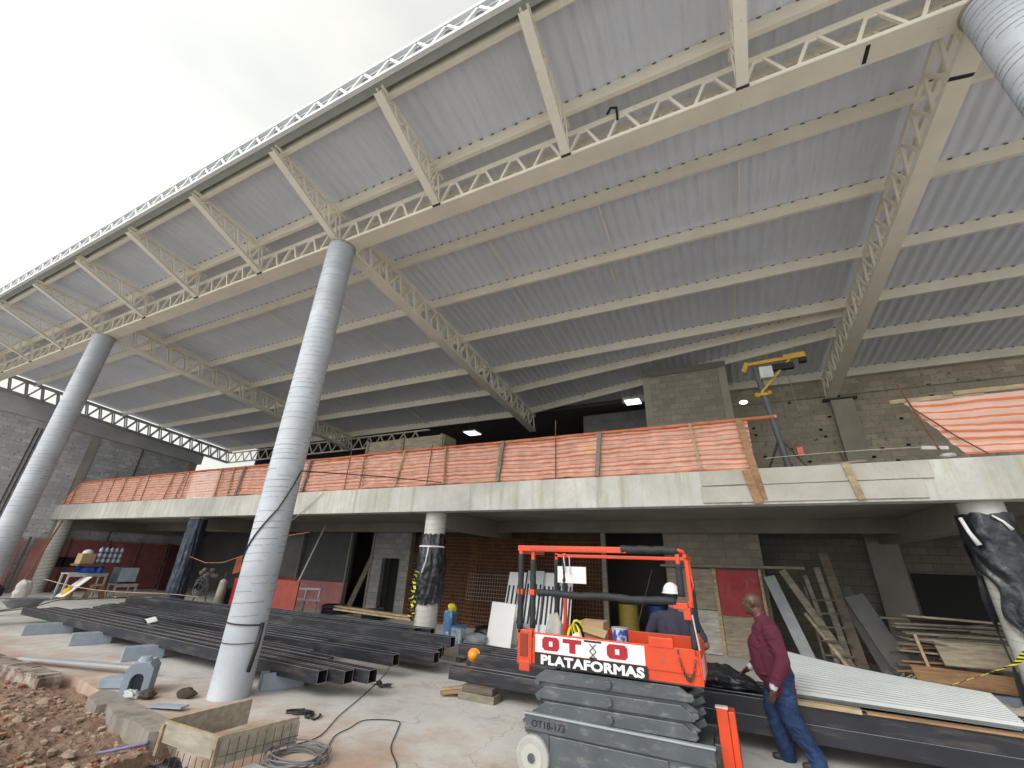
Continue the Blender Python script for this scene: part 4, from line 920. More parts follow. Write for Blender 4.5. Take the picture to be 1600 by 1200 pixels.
# painted duct block with arched opening
db = thing('duct_block', 'grey-blue block with an arched opening standing on the broken slab edge', 'concrete block', (-8.45, 4.5, 0))
M = rotz(.9, (-8.45, 4.5, 0)); b = MB()
out = [(-.17, .01), (-.085, .01)] + [(-.085, .2)] + [(.085*math.cos(R(180-a)), .2+.085*math.sin(R(180-a))) for a in (30, 60, 90, 120, 150)] + [(.085, .2), (.085, .01), (.17, .01), (.17, .34), (.10, .42), (-.10, .42), (-.17, .34)]
n = len(out); c = (-8.45, 4.5)
vs = [M @ Vector((c[0]+u, c[1]-.22, v)) for u, v in out]+[M @ Vector((c[0]+u, c[1]+.22, v)) for u, v in out]
b.add(vs, [tuple(range(n)), tuple(range(2*n-1, n-1, -1))]+[(i, (i+1) % n, n+(i+1) % n, n+i) for i in range(n)]); b.build('block_body', UBLOCK, db)
MB().box(c[0]-.10, c[0]+.10, c[1]+.05, c[1]+.2, .012, .30, M=M).build('core', UBLOCK, db)
b = MB(); b.cyl(M @ Vector((c[0], c[1]-.05, .42)), M @ Vector((c[0], c[1]-.05, .48)), .10, .07, n=14); b.build('neck', UBLOCK, db)
M = rotz(.6, (-9.0, 4.5, 0)); one('tipped_block', MB().box(-9.2, -8.8, 4.35, 4.6, .01, .14, M=M), UBLOCK, 'tipped grey-blue block beside the arched block', 'concrete block', bevel=.01)
for i, (x, y, r, l) in enumerate(((-8.0, 4.42, .10, 'dark lump of rag beside the arched block'), (-7.6, 4.75, .11, 'dark crumpled rag on the floor left of the tall column'))):
    one('dark_rag', MB().ball((x, y, r*.5), (r*1.3, r, r*.6), 12, fn=lambda d, i=i: 1+.6*noise.noise(d*2.5+Vector((i, 3, 1)))), mat('rag_dark', (.06, .045, .035), .9), l, 'rag')
one('pale_scrap', MB().ball((-8.2, 4.32, .04), (.15, .10, .06), 12, fn=lambda d: 1+.5*noise.noise(d*3)), mat('pale_cement', (.5, .52, .5), .9), 'pale cement lump at the foot of the arched block', 'lump')
one('blue_grey_offcut', MB().bar((-7.5, 4.25, .03), (-7.0, 4.4, .05), .14, .02), UBLOCK, 'flat grey-blue offcut lying before the tall column', 'offcut')
# pallet of timber under the right stack
pt = thing('timber_blocking', 'stacked timber blocks under the left end of the right black tubes', 'timber blocks', (-4, 7.1, 0))
MB().box(-4.2, -3.55, 6.95, 7.2, 0, .10).build('block', WOODG, pt, bevel=.006)
MB().box(-4.15, -3.6, 6.98, 7.18, .104, .19).build('block', WOODD, pt, bevel=.006)
MB().bar((-4.55, 7.0, .06), (-3.9, 7.3, .16), .10, .06).build('stick', WOOD, pt)
MB().bar((-4.5, 6.9, .05), (-3.85, 7.15, .14), .07, .05).build('stick', WOODO, pt)
one('dark_cloth_strip', MB().grid(14, 6, lambda u, v: (-5.9+.45*u, 6.75+.12*v+.05*math.sin(u*7), .02+.04*abs(math.sin(u*6+v*3)))), BLACK, 'black glove-like rag on the floor before the lone tube end', 'rag')
one('rope_loop', MB().tube([(-5.75+.13*math.cos(i*.62)+.012*i, 5.16+.10*math.sin(i*.8), .015+.005*(i % 3)) for i in range(34)], .014, 6), CABLE, 'tangled black rope on the floor right of the tall column', 'rope', smooth=True)
# cables on the floor
b = MB()
for k in range(9):
    r = .24+.014*((k*5) % 9); b.tube([(-4.42+r*math.cos(a/24*6.283)+.02*math.sin(k*2.3), 4.12+.02*math.cos(k*1.7)+r*.85*math.sin(a/24*6.283), .012+.010*k+.012*math.sin(a*.7+k)) for a in range(25)], .0075, 5)
one('cable_coil', b, HOSE, 'coil of grey cable on the floor at the bottom edge', 'cable coil', smooth=True)
def smooth_path(P, n=8):
    P = [Vector(p) for p in P]; out = []
    for i in range(len(P)-1):
        p0, p1, p2, p3 = P[max(i-1, 0)], P[i], P[i+1], P[min(i+2, len(P)-1)]
        for k in range(n):
            t = k/n; out.append(.5*((2*p1)+(p2-p0)*t+(2*p0-5*p1+4*p2-p3)*t*t+(3*p1-p0-3*p2+p3)*t**3))
    return out+[P[-1]]
one('floor_cable', MB().tube(smooth_path([(-4.8, 4.3, .02), (-4.75, 4.7, .012), (-5.11, 5.36, .012), (-5.56, 6.33, .012), (-6.11, 7.4, .012), (-6.15, 7.6, .12)]), .006, 5), CABLE, 'thin cable running from the coil up to the black tubes', 'cable', smooth=True)
one('floor_cable', MB().tube(smooth_path([(-4.3, 4.4, .02), (-4.6, 4.8, .012), (-4.65, 5.09, .012), (-4.69, 5.42, .012), (-4.32, 5.62, .012), (-4.13, 5.41, .012), (-3.81, 4.9, .012), (-3.44, 4.56, .012), (-3.2, 4.2, .012)]), .006, 5), CABLE, 'thin cable looping from the coil towards the scissor lift', 'cable', smooth=True)
# timber collar with wire cage round the pit
cl = thing('footing_collar', 'timber collar with wire cage round the pit at the bottom left', 'formwork', (-5.35, 3.9, 0))
CZ = .31; A, B_, C_, D_ = Vector((-5.83, 3.51, CZ)), Vector((-5.76, 4.46, CZ)), Vector((-4.90, 3.53, CZ)), Vector((-4.73, 4.33, CZ))
PLYC = wood_mat('formwork_ply', (.43, .39, .31), .7)
def side(p, q, z0, z1, name='side_board'):
    b = MB(); p, q = Vector(p), Vector(q); b.bar((p.x, p.y, (z0+z1)/2), (q.x, q.y, (z0+z1)/2), .022, z1-z0); b.build(name, PLYC, cl, bevel=.003)
    b = MB(); d = (q-p).normalized(); b.bar((p.x, p.y, z1+.003), (q.x, q.y, z1+.003), .026, .008); b.build('board_edge', WOOD, cl)
side(A, B_, .04, .29); side(A, C_, .10, .285); side(C_, D_, .05, .29)
MB().bar(C_+Vector((.0, -.02, -.27)), C_+Vector((0, -.02, -.02)), .03, .03).build('corner_stake', WOOD, cl)
MB().bar(A+Vector((0, -.02, -.32)), A+Vector((0, -.02, -.05)), .05, .03).build('corner_stake', WOOD, cl)
b = MB(); n = 9
for i in range(n+1):
    p = C_.lerp(D_, i/n)+Vector((.03, -.01, 0)); b.cyl((p.x, p.y, -.6), (p.x, p.y, .26), .004, n=5)
n = 9
for i in range(n+1):
    p = A.lerp(C_, i/n)+Vector((0, -.05, 0)); b.cyl((p.x, p.y, -.6), (p.x, p.y, .10 if 0 < i < n else .2), .004, n=5)
for z in (-.5, -.25, -.05, .13):
    b.cyl((C_.x+.035, C_.y, z), (D_.x+.035, D_.y, z), .004, n=5)
    if z < .1: b.cyl((A.x, A.y-.055, z), (C_.x, C_.y-.055, z), .004, n=5)
b.build('wire_cage', mat('cage_wire', (.12, .10, .09), .7, .3), cl)
one('grey_footing_block', MB().box(-4.80, -4.2, 3.42, 3.9, -.7, .0), concrete_mat('grey_footing', (.46, .46, .44)), 'grey concrete footing beside the wire cage', 'footing', bevel=.015)
one('black_liner', MB().grid(30, 14, lambda u, v: (-5.65+.95*u, 3.15+.45*v, -.02-.10*math.sin(u*3)+.07*fbm((u*6, v*6, 3)))), PLAST, 'black plastic liner crumpled in the pit', 'plastic sheet', smooth=True)
# larger bits lying in the dirt
def dz(x, y): return dirt_z(x, y)
one('dirt_plank', MB().bar((-8.8, 2.6, dz(-8.8, 2.6)+.04), (-7.9, 2.95, dz(-7.9, 2.95)+.04), .09, .03), WOODO, 'brown stick lying on the red dirt at the left edge', 'stick')
one('violet_pipe', MB().tube(smooth_path([(-6.95, 3.5, dz(-6.95, 3.5)+.04), (-6.75, 3.58, dz(-6.75, 3.58)+.06), (-6.45, 3.75, dz(-6.45, 3.75)+.05)]), .018, 8), mat('violet_plastic', (.20, .18, .32), .6), 'short bent violet pipe in the red dirt', 'pipe', smooth=True)
for i, (x, y, r) in enumerate(((-8.3, 2.75, .09), (-8.0, 2.7, .10), (-7.75, 2.68, .08), (-7.1, 3.3, .07), (-9.6, 3.9, .08), (-7.4, 3.05, .05), (-8.6, 3.3, .07), (-6.6, 3.1, .06), (-7.9, 3.45, .06))):
    one('rubble_chunk', MB().ball((x, y, dz(x, y)+r*.35), (r*1.4, r, r*.7), 9, fn=lambda d, i=i: 1+.4*noise.noise(d*1.7+Vector((i, i, 0)))), mat('chunk_pale', (.34, .26, .20), .95, var=.25, scale=8, bump=.01), 'pale broken chunk lying in the red dirt', 'chunk', 'pale chunks in the red dirt')
# corrugated white sheets lying on the right tubes
b = MB()
def cs(u, v, k):
    a, bb, c, d = Vector((.45, 7.25, .60)), Vector((2.52, 7.15, .60)), Vector((2.85, 8.75, .60)), Vector((.6, 9.9, .62))
    p = (a*(1-u)+bb*u)*(1-v)+(d*(1-u)+c*u)*v
    ph = (v*16) % 1; zz = .03*(1 if .3 < ph < .7 else 0 if ph < .15 or ph > .85 else .5)
    return (p.x+.015*k, p.y-.02*k, p.z+.022*k+zz+.10*(1-u)**3*v)
for k in range(3): b.grid(14, 128, lambda u, v, k=k: cs(u, v, k))
one('corrugated_sheet_stack', b, mat('white_sheet_metal', (.58, .61, .60), .4, .2, var=.08), 'stack of pale corrugated sheets lying on the right black tubes', 'sheets')
one('sheet_bearer', MB().bar((.3, 7.12, .585), (1.15, 7.08, .585), .12, .045), WOOD, 'pale timber piece under the corrugated sheets beside the man in maroon', 'timber')
one('sheet_bearer', MB().bar((1.2, 7.1, .575), (3.0, 7.06, .575), .10, .02), WOODO, 'long reddish batten under the front edge of the corrugated sheets', 'timber')
# black plastic bundle on the tubes
b = MB()
def bund(u, v):
    a = u*2*math.pi; s = math.sin(v*math.pi)**.6
    r = 1+.22*fbm((math.cos(a)*2, math.sin(a)*2, v*5))+.10*math.sin(a*5+v*9)*.6
    return (-.95+1.15*v, 7.50+.34*s*r*math.cos(a), .55+max(0, (.23-.05*v)*s*r*(math.sin(a)*.5+.5)*1.3))
b.grid(72, 60, bund)
one('black_plastic_bundle', b, PLAST, 'crumpled black plastic bundle on the tubes between the two workers', 'plastic bundle', smooth=True)
hat = thing('hard_hat', 'orange-yellow hard hat lying on its side on the black tubes', 'helmet', (-4.33, 7.6, .39))
HATM = mat('hat_orange', (.80, .32, .03), .4, var=.05)
b = MB(); b.grid(20, 8, lambda u, v: (-4.33+.105*math.cos(v*1.57)*math.cos(u*6.283), 7.63-.11*math.sin(v*1.57), .485+.095*math.cos(v*1.57)*math.sin(u*6.283))); b.build('shell', HATM, hat, smooth=True)
b = MB(); b.grid(20, 1, lambda u, v: (-4.33+(.105+.025*v)*math.cos(u*6.283), 7.63, .485+(.095+.015*v)*math.sin(u*6.283))); b.build('brim', HATM, hat, solid=.008)

# ------------------------------------------------------------------ scissor lift
sl = thing('scissor_lift', 'orange and blue-grey scissor lift with a hand-painted banner, platform folded low', 'lift', (-1.3, 5.4, 0))
Y0, Y1 = 5.05, 5.82
def sub(name, parent, mb, m, **k): return mb.build(name, m, parent, **k)
b = MB(); b.box(-2.18, -.36, Y0+.03, Y1-.03, .20, .53); b.build('chassis', GREYP, sl, bevel=.012)
b = MB(); b.box(-2.20, -.34, Y0, Y0+.05, .40, .54); b.build('chassis_side_rail', GREYP, sl, bevel=.008)
b = MB(); b.box(-2.20, -.34, Y1-.05, Y1, .40, .54); b.build('chassis_side_rail', GREYP, sl, bevel=.008)
b = MB(); b.box(-2.21, -.33, Y0-.012, Y0+.055, .535, .552); b.build('top_lip', mat('lip_grey', (.34, .38, .40), .4, var=.1), sl, bevel=.004)
b = MB(); b.box(-1.92, -.75, Y0+.012, Y0+.03, .09, .385); b.build('battery_cover', GREYP, sl, bevel=.012)
b = MB(); b.cyl((-1.25, Y0+.008, .16), (-1.25, Y0+.02, .16), .035, n=16); b.build('cover_lock', BLACK, sl)
b = MB(); b.box(-2.24, -2.18, Y0+.05, Y0+.09, .44, .47); b.build('tie_down_lug', GREYP, sl)
for x in (-2.1, -.58):
    for y, s in ((Y0-.03, 1), (Y1-.08, -1)):
        b = MB(); b.cyl((x, y, .185), (x, y+.11, .185), .185, n=28); w = b.build('wheel', RUBBER, sl, bevel=.02)
        b = MB(); yy = y if s > 0 else y+.11; b.cyl((x, yy-.006*s, .185), (x, yy+.01*s, .185), .115, n=24); b.build('rim', mat('rim_pale', (.50, .50, .46), .6, var=.2), w)
        b = MB(); b.cyl((x, yy-.02*s, .185), (x, yy, .185), .04, n=12); b.build('hub_cap', GREYP, w)
b = MB(); b.box(-2.02, -1.93, Y0+.02, Y0+.1, .14, .42); b.bar((-2.2, Y0+.06, .40), (-2.0, Y0+.06, .34), .06, .05, (0, 1, 0)); b.build('wheel_fork', GREYP, sl)
# folded scissor arms: pairs on both sides, alternate slightly tilted
for yb, sgn in ((Y0+.03, 1), (Y1-.08, -1)):
    for i, (zc, tl) in enumerate(((.615, .010), (.685, -.012), (.755, .012), (.825, -.012), (.905, .010))):
        y = yb + (.035*sgn if i % 2 else -.004*sgn)
        x0, x1, hh = -2.10+.02*(i % 2), -.46+.02*(i % 2), .06 if i % 2 == 0 else .05
        b = MB(); b.prism([(x0, zc-tl-.03), (x0+.03, zc-hh-tl), (x1-.03, zc-hh+tl), (x1, zc+tl-.03), (x1-.13, zc+hh+tl*.8), (x0+.13, zc+hh-tl*.8)], 'y', y, y+.05)
        b.build('scissor_arm', GREYP, sl, bevel=.007)
        if i % 2 == 0 and sgn > 0:
            b = MB(); b.cyl((-1.28, y-.035, zc), (-1.28, y+.002, zc), .036, n=20); b.build('pivot_pin', GREYP, sl, bevel=.006)
for x, z in ((-.50, .62), (-.47, .76), (-.50, .9), (-2.05, .69), (-2.07, .83)):
    b = MB(); b.cyl((x, Y0+.03, z), (x, Y1-.03, z), .028, n=12); b.build('cross_tube', GREYP, sl)
for i, z in enumerate((.64, .72, .80, .88)):
    b = MB(); b.bar((-.62, Y0+.16+.05*i, z-.05), (-.40, Y0+.2+.05*i, z+.05), .05, .06); b.build('end_link', mat('dark_link', (.07, .09, .10), .5), sl, bevel=.008)
# platform
b = MB(); b.box(-2.10, -.38, Y0+.02, Y1-.02, .985, 1.02); b.build('platform_deck', GREYP, sl)
b = MB(); b.box(-2.10, -.38, Y0-.005, Y0+.015, 1.00, 1.30); b.build('front_skirt', ORANGE, sl, bevel=.004)
b = MB(); b.box(-2.10, -.38, Y0-.02, Y0-.005, 1.095, 1.11); b.build('skirt_ridge', ORANGE, sl)
b = MB(); b.box(-2.10, -.38, Y1-.015, Y1+.005, 1.0, 1.32); b.build('rear_skirt', ORANGE, sl, bevel=.004)
b = MB(); b.box(-2.12, -2.10, Y0, Y1, 1.0, 1.25); b.build('end_skirt', ORANGE, sl)
b = MB(); b.box(-.38, -.36, Y0, Y1, 1.0, 1.30); b.build('entry_gate', ORANGE, sl, bevel=.004)
b = MB(); b.box(-.365, -.352, Y0+.05, Y0+.35, 1.05, 1.22); b.build('pale_sticker', mat('sticker_pale', (.66, .45, .40), .5), sl)
b = MB(); b.box(-.84, -.60, Y0-.012, Y0+.05, 1.285, 1.375); b.build('control_tray', ORANGE, sl, bevel=.006)
b = MB(); b.box(-2.30, -2.12, Y0-.02, Y0+.05, .98, 1.32); b.box(-2.27, -2.14, Y0-.03, Y0+.03, .92, 1.02); b.build('extension_bracket', ORANGE, sl, bevel=.01)
b = MB(); b.box(-2.26, -2.17, Y0-.028, Y0-.018, 1.06, 1.28); b.build('bracket_slot', mat('dark_orange', (.28, .03, .01), .6), sl)
def post(x, y, z0, z1, lo=.07, hi=.06, r=.035):
    b = MB(); b.box(x-.02, x+.02, y-.02, y+.02, z0, z1); p = b.build('guard_post', ORANGE, sl, bevel=.004)
    b = MB(); n = 14; b.tube([(x+.002*math.sin(i*2.2), y+.002*math.cos(i*1.7), z0+lo+(z1-hi-z0-lo)*i/n) for i in range(n+1)], [r+.0025*math.sin(i*2.7) for i in range(n+1)], 14); b.build('foam_sleeve', FOAM, p, smooth=True)
for x, y, z0, z1, lo, hi in ((-2.28, Y0, 1.28, 2.18, .04, .06), (-2.13, Y0+.02, 1.28, 2.16, .06, .10), (-2.10, Y1, 1.02, 2.16, .05, .08), (-1.98, Y1-.02, 1.02, 2.16, .65, .05), (-.47, Y0, 1.74, 2.16, .02, .10), (-.40, Y1-.3, 1.30, 2.14, .1, .22), (-.40, Y0+.02, 1.28, 1.72, .02, .06)):
    post(x, y, z0, z1, lo, hi)
for x in (-2.28, -2.13): MB().box(x-.035, x+.035, Y0-.03, Y0+.045, 1.675, 1.735).build('clamp', ORANGE, sl, bevel=.006)
b = MB(); b.box(-2.32, -1.0, Y0-.025, Y0+.025, 2.155, 2.22); b.build('top_guard_rail', ORANGE, sl, bevel=.006)
b = MB(); b.bar((-2.15, Y0-.025, 2.19), (-1.22, Y0-.025, 2.185), .012, .03, (0, 0, 1)); b.build('rail_overlap', ORANGE, sl)
b = MB(); b.box(-2.12, -.42, Y1-.02, Y1+.02, 2.11, 2.15); b.build('top_guard_rail', ORANGE, sl, bevel=.006)
b = MB(); b.box(-2.32, -2.28, Y0, Y1, 2.13, 2.17); b.build('end_guard_rail', ORANGE, sl, bevel=.006)
b = MB(); b.box(-.42, -.38, Y0, Y1, 2.12, 2.16); b.build('end_guard_rail', ORANGE, sl, bevel=.006)
b = MB(); n = 22; b.tube([(-1.06+.60*i/n, Y0+.004*math.sin(i), 2.195+.004*math.sin(i*.9)) for i in range(n+1)], [.042+.003*math.sin(i*1.9) for i in range(n+1)], 14); b.build('rail_foam', FOAM, sl, smooth=True)
b = MB(); b.tube([(-.50, Y0, 2.16), (-.46, Y0, 2.20), (-.42, Y0, 2.19), (-.40, Y0+.05, 2.14)], .024, 10); b.build('corner_elbow', ORANGE, sl, smooth=True)
b = MB(); n = 30; b.tube([(-2.06+1.53*i/n, Y0, 1.705+.006*math.sin(i*.5)) for i in range(n+1)], [.038+.003*math.sin(i*1.7) for i in range(n+1)], 14); b.build('middle_rail_foam', FOAM, sl, smooth=True)
b = MB(); b.box(-.56, -.42, Y0-.025, Y0+.025, 1.64, 1.70); b.box(-.47, -.40, Y0-.02, Y0+.03, 1.55, 1.66); b.build('rail_socket', ORANGE, sl, bevel=.006)
b = MB(); b.box(-.41, -.37, Y0+.02, Y0+.06, 1.30, 2.10); b.build('gate_post', ORANGE, sl, bevel=.004)
b = MB(); b.tube([(-.365, Y0+.04, 1.98), (-.35, Y0+.05, 1.86), (-.375, Y0+.04, 1.78), (-.39, Y0+.03, 1.88), (-.365, Y0+.04, 1.98)], .010, 6); b.build('red_handle', ORANGE, sl, smooth=True)
b = MB(); b.cyl((-.39, Y0-.02, 1.60), (-.36, Y0-.03, 1.30), .008, n=6); b.build('latch_rod', GREYM, sl)
b = MB()
for i in range(19):          # entry chain hanging in a loop
    t = i/18; x = -.56+.16*t; z = 1.27-.22*math.sin(math.pi*t)**.7; y = Y0-.03
    pts = [(x+.011*math.cos(a*.785)*(1 if i % 2 else .35), y+.008*math.cos(a*.785)*(0 if i % 2 else 1), z+.020*math.sin(a*.785)) for a in range(9)]
    b.tube(pts, .0036, 5)
b.build('entry_chain', FIX, sl)
# banner with hand-painted lettering
bn_ = MB().box(-2.08, -.885, Y0-.012, Y0-.006, 1.115, 1.285).build('banner_white', WHITE, sl)
MB().box(-2.08, -.865, Y0-.024, Y0-.019, .995, 1.112).build('banner_black', BLACK, sl)
yl = Y0-.0135
def letter(polys, m, y, name='letter'):
    b = MB()
    for p in polys: b.prism(p, 'y', y-.0025, y)
    b.build(name, m, sl)
def ring_O(x, z, w, h):
    c = .028; iw, ih = .045, .05
    o = [(x+c, z), (x+w-c, z), (x+w, z+c), (x+w, z+h-c), (x+w-c, z+h), (x+c, z+h), (x, z+h-c), (x, z+c)]
    cx, cz = x+w/2, z+h/2
    i = [(cx-iw/2, cz-ih/2), (cx+iw/2, cz-ih/2), (cx+iw/2, cz+ih/2), (cx-iw/2, cz+ih/2)]
    return [[o[0], o[1], i[1], i[0]], [o[1], o[2], i[1]], [o[2], o[3], i[2], i[1]], [o[3], o[4], i[2]], [o[4], o[5], i[3], i[2]], [o[5], o[6], i[3]], [o[6], o[7], i[0], i[3]], [o[7], o[0], i[0]]]
z0, hh = 1.140, .13
letter(ring_O(-1.995, z0, .20, hh), REDL, yl)
letter([[(-1.755, z0+hh-.04), (-1.545, z0+hh-.04), (-1.545, z0+hh), (-1.755, z0+hh)], [(-1.68, z0), (-1.61, z0), (-1.61, z0+hh-.04), (-1.68, z0+hh-.04)]], REDL, yl)
letter(ring_O(-1.27, z0, .215, hh), REDL, yl)
b = MB()
b.bar((-1.515, yl-.002, z0+hh+.002), (-1.325, yl-.002, z0+hh+.002), .003, .018, (0, 0, 1))
for k in range(2):
    za, zb = z0-.02+.066*k, z0-.02+.066*(k+1)
    b.bar((-1.455, yl-.002, za), (-1.385, yl-.002, zb), .0035, .022, (0, 1, 0)); b.bar((-1.385, yl-.003, za), (-1.455, yl-.003, zb), .0035, .022, (0, 1, 0))
b.bar((-1.46, yl-.002, z0-.018), (-1.38, yl-.002, z0-.018), .003, .012, (0, 0, 1))
b.build('lift_emblem', BLACK, sl)
def text(s, x, y, z, size, m, xs=1, off=.0, sp=1.0, name='lettering'):
    c = bpy.data.curves.new('lettering', 'FONT'); c.body = s; c.size = size; c.extrude = .0012; c.offset = off; c.space_character = sp
    o = bpy.data.objects.new('tmp', c); COL.objects.link(o); dg = bpy.context.evaluated_depsgraph_get()
    me = bpy.data.meshes.new_from_object(o.evaluated_get(dg)); bpy.data.objects.remove(o)
    me.transform(Matrix(((xs, 0, 0, x), (0, 0, -1, y), (0, 1, 0, z), (0, 0, 0, 1)))); me.transform(Matrix.Translation(-OFF[sl]))
    me.materials.clear(); me.materials.append(m); t = bpy.data.objects.new(name, me); COL.objects.link(t); t.parent = sl; return t
text('PLATAFORMAS', -2.01, Y0-.0245, 1.014, .115, WHITE, xs=1.36, off=.0055, sp=1.07)
text('OT18-173', -2.12, Y0-.002, .437, .085, BLACK, xs=1.05, off=.001)
# orange entry step at the right end
b = MB(); b.box(-.30, -.20, 5.30, 5.36, .28, .80); b.box(-.20, -.14, 5.32, 5.50, .30, .78); b.build('entry_step_frame', ORANGE, sl, bevel=.008)
b = MB(); b.box(-.305, -.195, 5.295, 5.365, .80, .815); b.build('step_top', mat('pale_worn_edge', (.62, .55, .50), .6), sl)
b = MB(); b.box(-.36, -.14, 5.36, 5.7, .26, .5); b.build('rear_bumper', GREYP, sl, bevel=.01)
# things on the platform
one('instruction_sheet', MB().box(-2.07, -1.68, Y1-.05, Y1-.046, 1.80, 2.0), WHITE, 'white sheet of paper hanging on the rear rail of the lift', 'paper')
b = MB(); b.tube([(-1.98, Y1-.06, 2.12), (-1.96, Y1-.08, 2.02), (-1.95, Y1-.08, 1.93)], .007, 6); b.tube([(-1.90, Y1-.06, 2.12), (-1.89, Y1-.08, 1.95), (-1.88, Y1-.08, 1.90)], .007, 6)
one('hanging_hooks', b, GREYM, 'two thin grey hooks hanging from the lift rail over the paper', 'hooks')
cb = thing('opened_box', 'small opened cardboard box on the lift platform', 'box', (-1.55, 5.55, 1.02))
MB().box(-1.68, -1.40, 5.45, 5.68, 1.022, 1.42).build('box_body', CARD, cb, bevel=.006)
MB().bar((-1.70, 5.44, 1.36), (-1.36, 5.40, 1.30), .012, .10, (0, 1, 1)).build('box_flap', CARD, cb)
sack(-2.0, 5.45, 1.02, .14, .12, .24, 'crumpled pale sack on the left end of the lift platform')
b = MB()
for i in range(5): b.tube([(-1.76+.06*math.cos(a*.52+i)+.02*i, 5.42+.05*math.sin(a*.52), 1.26+.10*math.sin(a*.52+i*.9)+.015*i) for a in range(13)], .016, 6, mi=i % 2)
one('tape_roll', b, [YTAPE, BLACK], 'loose roll of yellow and black tape on the lift platform', 'tape')
one('small_white_bag', MB().ball((-1.70, 5.36, 1.14), (.10, .08, .16), 12, fn=lambda d: 1+.3*noise.noise(d*2.2)), WHITE, 'small white printed bag between the sack and the cardboard box', 'bag', smooth=True)
pc = thing('paint_can', 'white and blue paint can on the edge of the lift platform', 'paint can', (-1.16, 5.20, 1.02))
MB().cyl((-1.16, 5.22, 1.02), (-1.16, 5.22, 1.40), .085, n=24).build('can_body', mat('can_print', (.55, .57, .66), .4, dirt=(.03, .06, .28), dirt_p=(.48, .53), dscale=7), pc, smooth=False)
MB().cyl((-1.16, 5.22, 1.395), (-1.16, 5.22, 1.41), .089, n=24).build('can_rim', GREYM, pc)

# ------------------------------------------------------------------ people
SKIN = mat('skin_dark', (.095, .046, .030), .42, var=.22, scale=5)
SKIN2 = mat('skin_brown', (.22, .115, .075), .5, var=.12, scale=5)
MAROON = mat('maroon_knit', (.10, .014, .036), .9, var=.28, scale=4, bump=.002, bscale=120)
NAVY = mat('navy_cotton', (.038, .038, .062), .9, var=.22, scale=4, bump=.002, bscale=100)
DENIM = mat('blue_denim', (.012, .034, .105), .85, var=.5, scale=7, dirt=(.03, .07, .17), dirt_p=(.5, .7), dscale=5, bump=.002, bscale=90)
CUFF = mat('white_cuff', (.55, .56, .62), .8)
SHOE = mat('dark_shoe', (.03, .028, .03), .6)
def person(label, loc, limbs, balls, mats, folds, voxel=.011):
    """one continuous body: round cones and ellipsoids fused by a voxel remesh, coloured by the nearest part"""
    t = thing('person', label, 'person', loc)
    b = MB()
    for (p, r0, q, r1, mi) in limbs:
        p, q = Vector(p), Vector(q); n = 5
        b.tube([p.lerp(q, i/n) for i in range(n+1)], [r0+(r1-r0)*i/n for i in range(n+1)], 16)
        b.ball(p, r0, 14); b.ball(q, r1, 14)
    for (c, r, mi) in balls: b.ball(c, r, 18)
    me = bpy.data.meshes.new('tmp'); me.from_pydata([tuple(v) for v in b.v], [], b.f)
    o = bpy.data.objects.new('tmp', me); COL.objects.link(o)
    bm = bmesh.new(); bm.from_mesh(me); bmesh.ops.remove_doubles(bm, verts=bm.verts, dist=1e-5); bmesh.ops.recalc_face_normals(bm, faces=bm.faces); bm.to_mesh(me); bm.free()
    k = o.modifiers.new('r', 'REMESH'); k.mode = 'VOXEL'; k.voxel_size = voxel
    k = o.modifiers.new('s', 'SMOOTH'); k.iterations = 7; k.factor = .5
    dg = bpy.context.evaluated_depsgraph_get(); m2 = bpy.data.meshes.new_from_object(o.evaluated_get(dg)); bpy.data.objects.remove(o)
    segs = [(Vector(p), Vector(q), r0, r1, mi) for (p, r0, q, r1, mi) in limbs]
    def near(v):
        best, bi = 9, 0
        for p, q, r0, r1, mi in segs:
            d = q-p; L = d.length_squared; tt = max(0, min(1, (v-p).dot(d)/L)) if L > 0 else 0
            e = (v-(p+d*tt)).length-(r0+(r1-r0)*tt)
            if e < best: best, bi = e, mi
        for c, r, mi in balls:
            r_ = r if isinstance(r, tuple) else (r, r, r); d = v-Vector(c); kk = math.sqrt(sum((d[i]/r_[i])**2 for i in range(3))); e = (kk-1)*min(r_)
            if e < best: best, bi = e, mi
        return bi
    for m in mats: m2.materials.append(m)
    for p in m2.polygons: p.material_index = near(p.center); p.use_smooth = True
    cl_ = [0.0]*len(m2.vertices)
    for p in m2.polygons:
        if p.material_index in folds:
            for i in p.vertices: cl_[i] = folds[p.material_index]
    for v in m2.vertices:
        if cl_[v.index]:
            f = 1-abs(noise.noise(Vector((v.co.x*9, v.co.y*9, v.co.z*14+3*noise.noise(v.co*4)))))*2
            v.co += v.normal*cl_[v.index]*f
    m2.transform(Matrix.Translation(-Vector(loc)))
    body = bpy.data.objects.new('body', m2); COL.objects.link(body); body.parent = t; return t
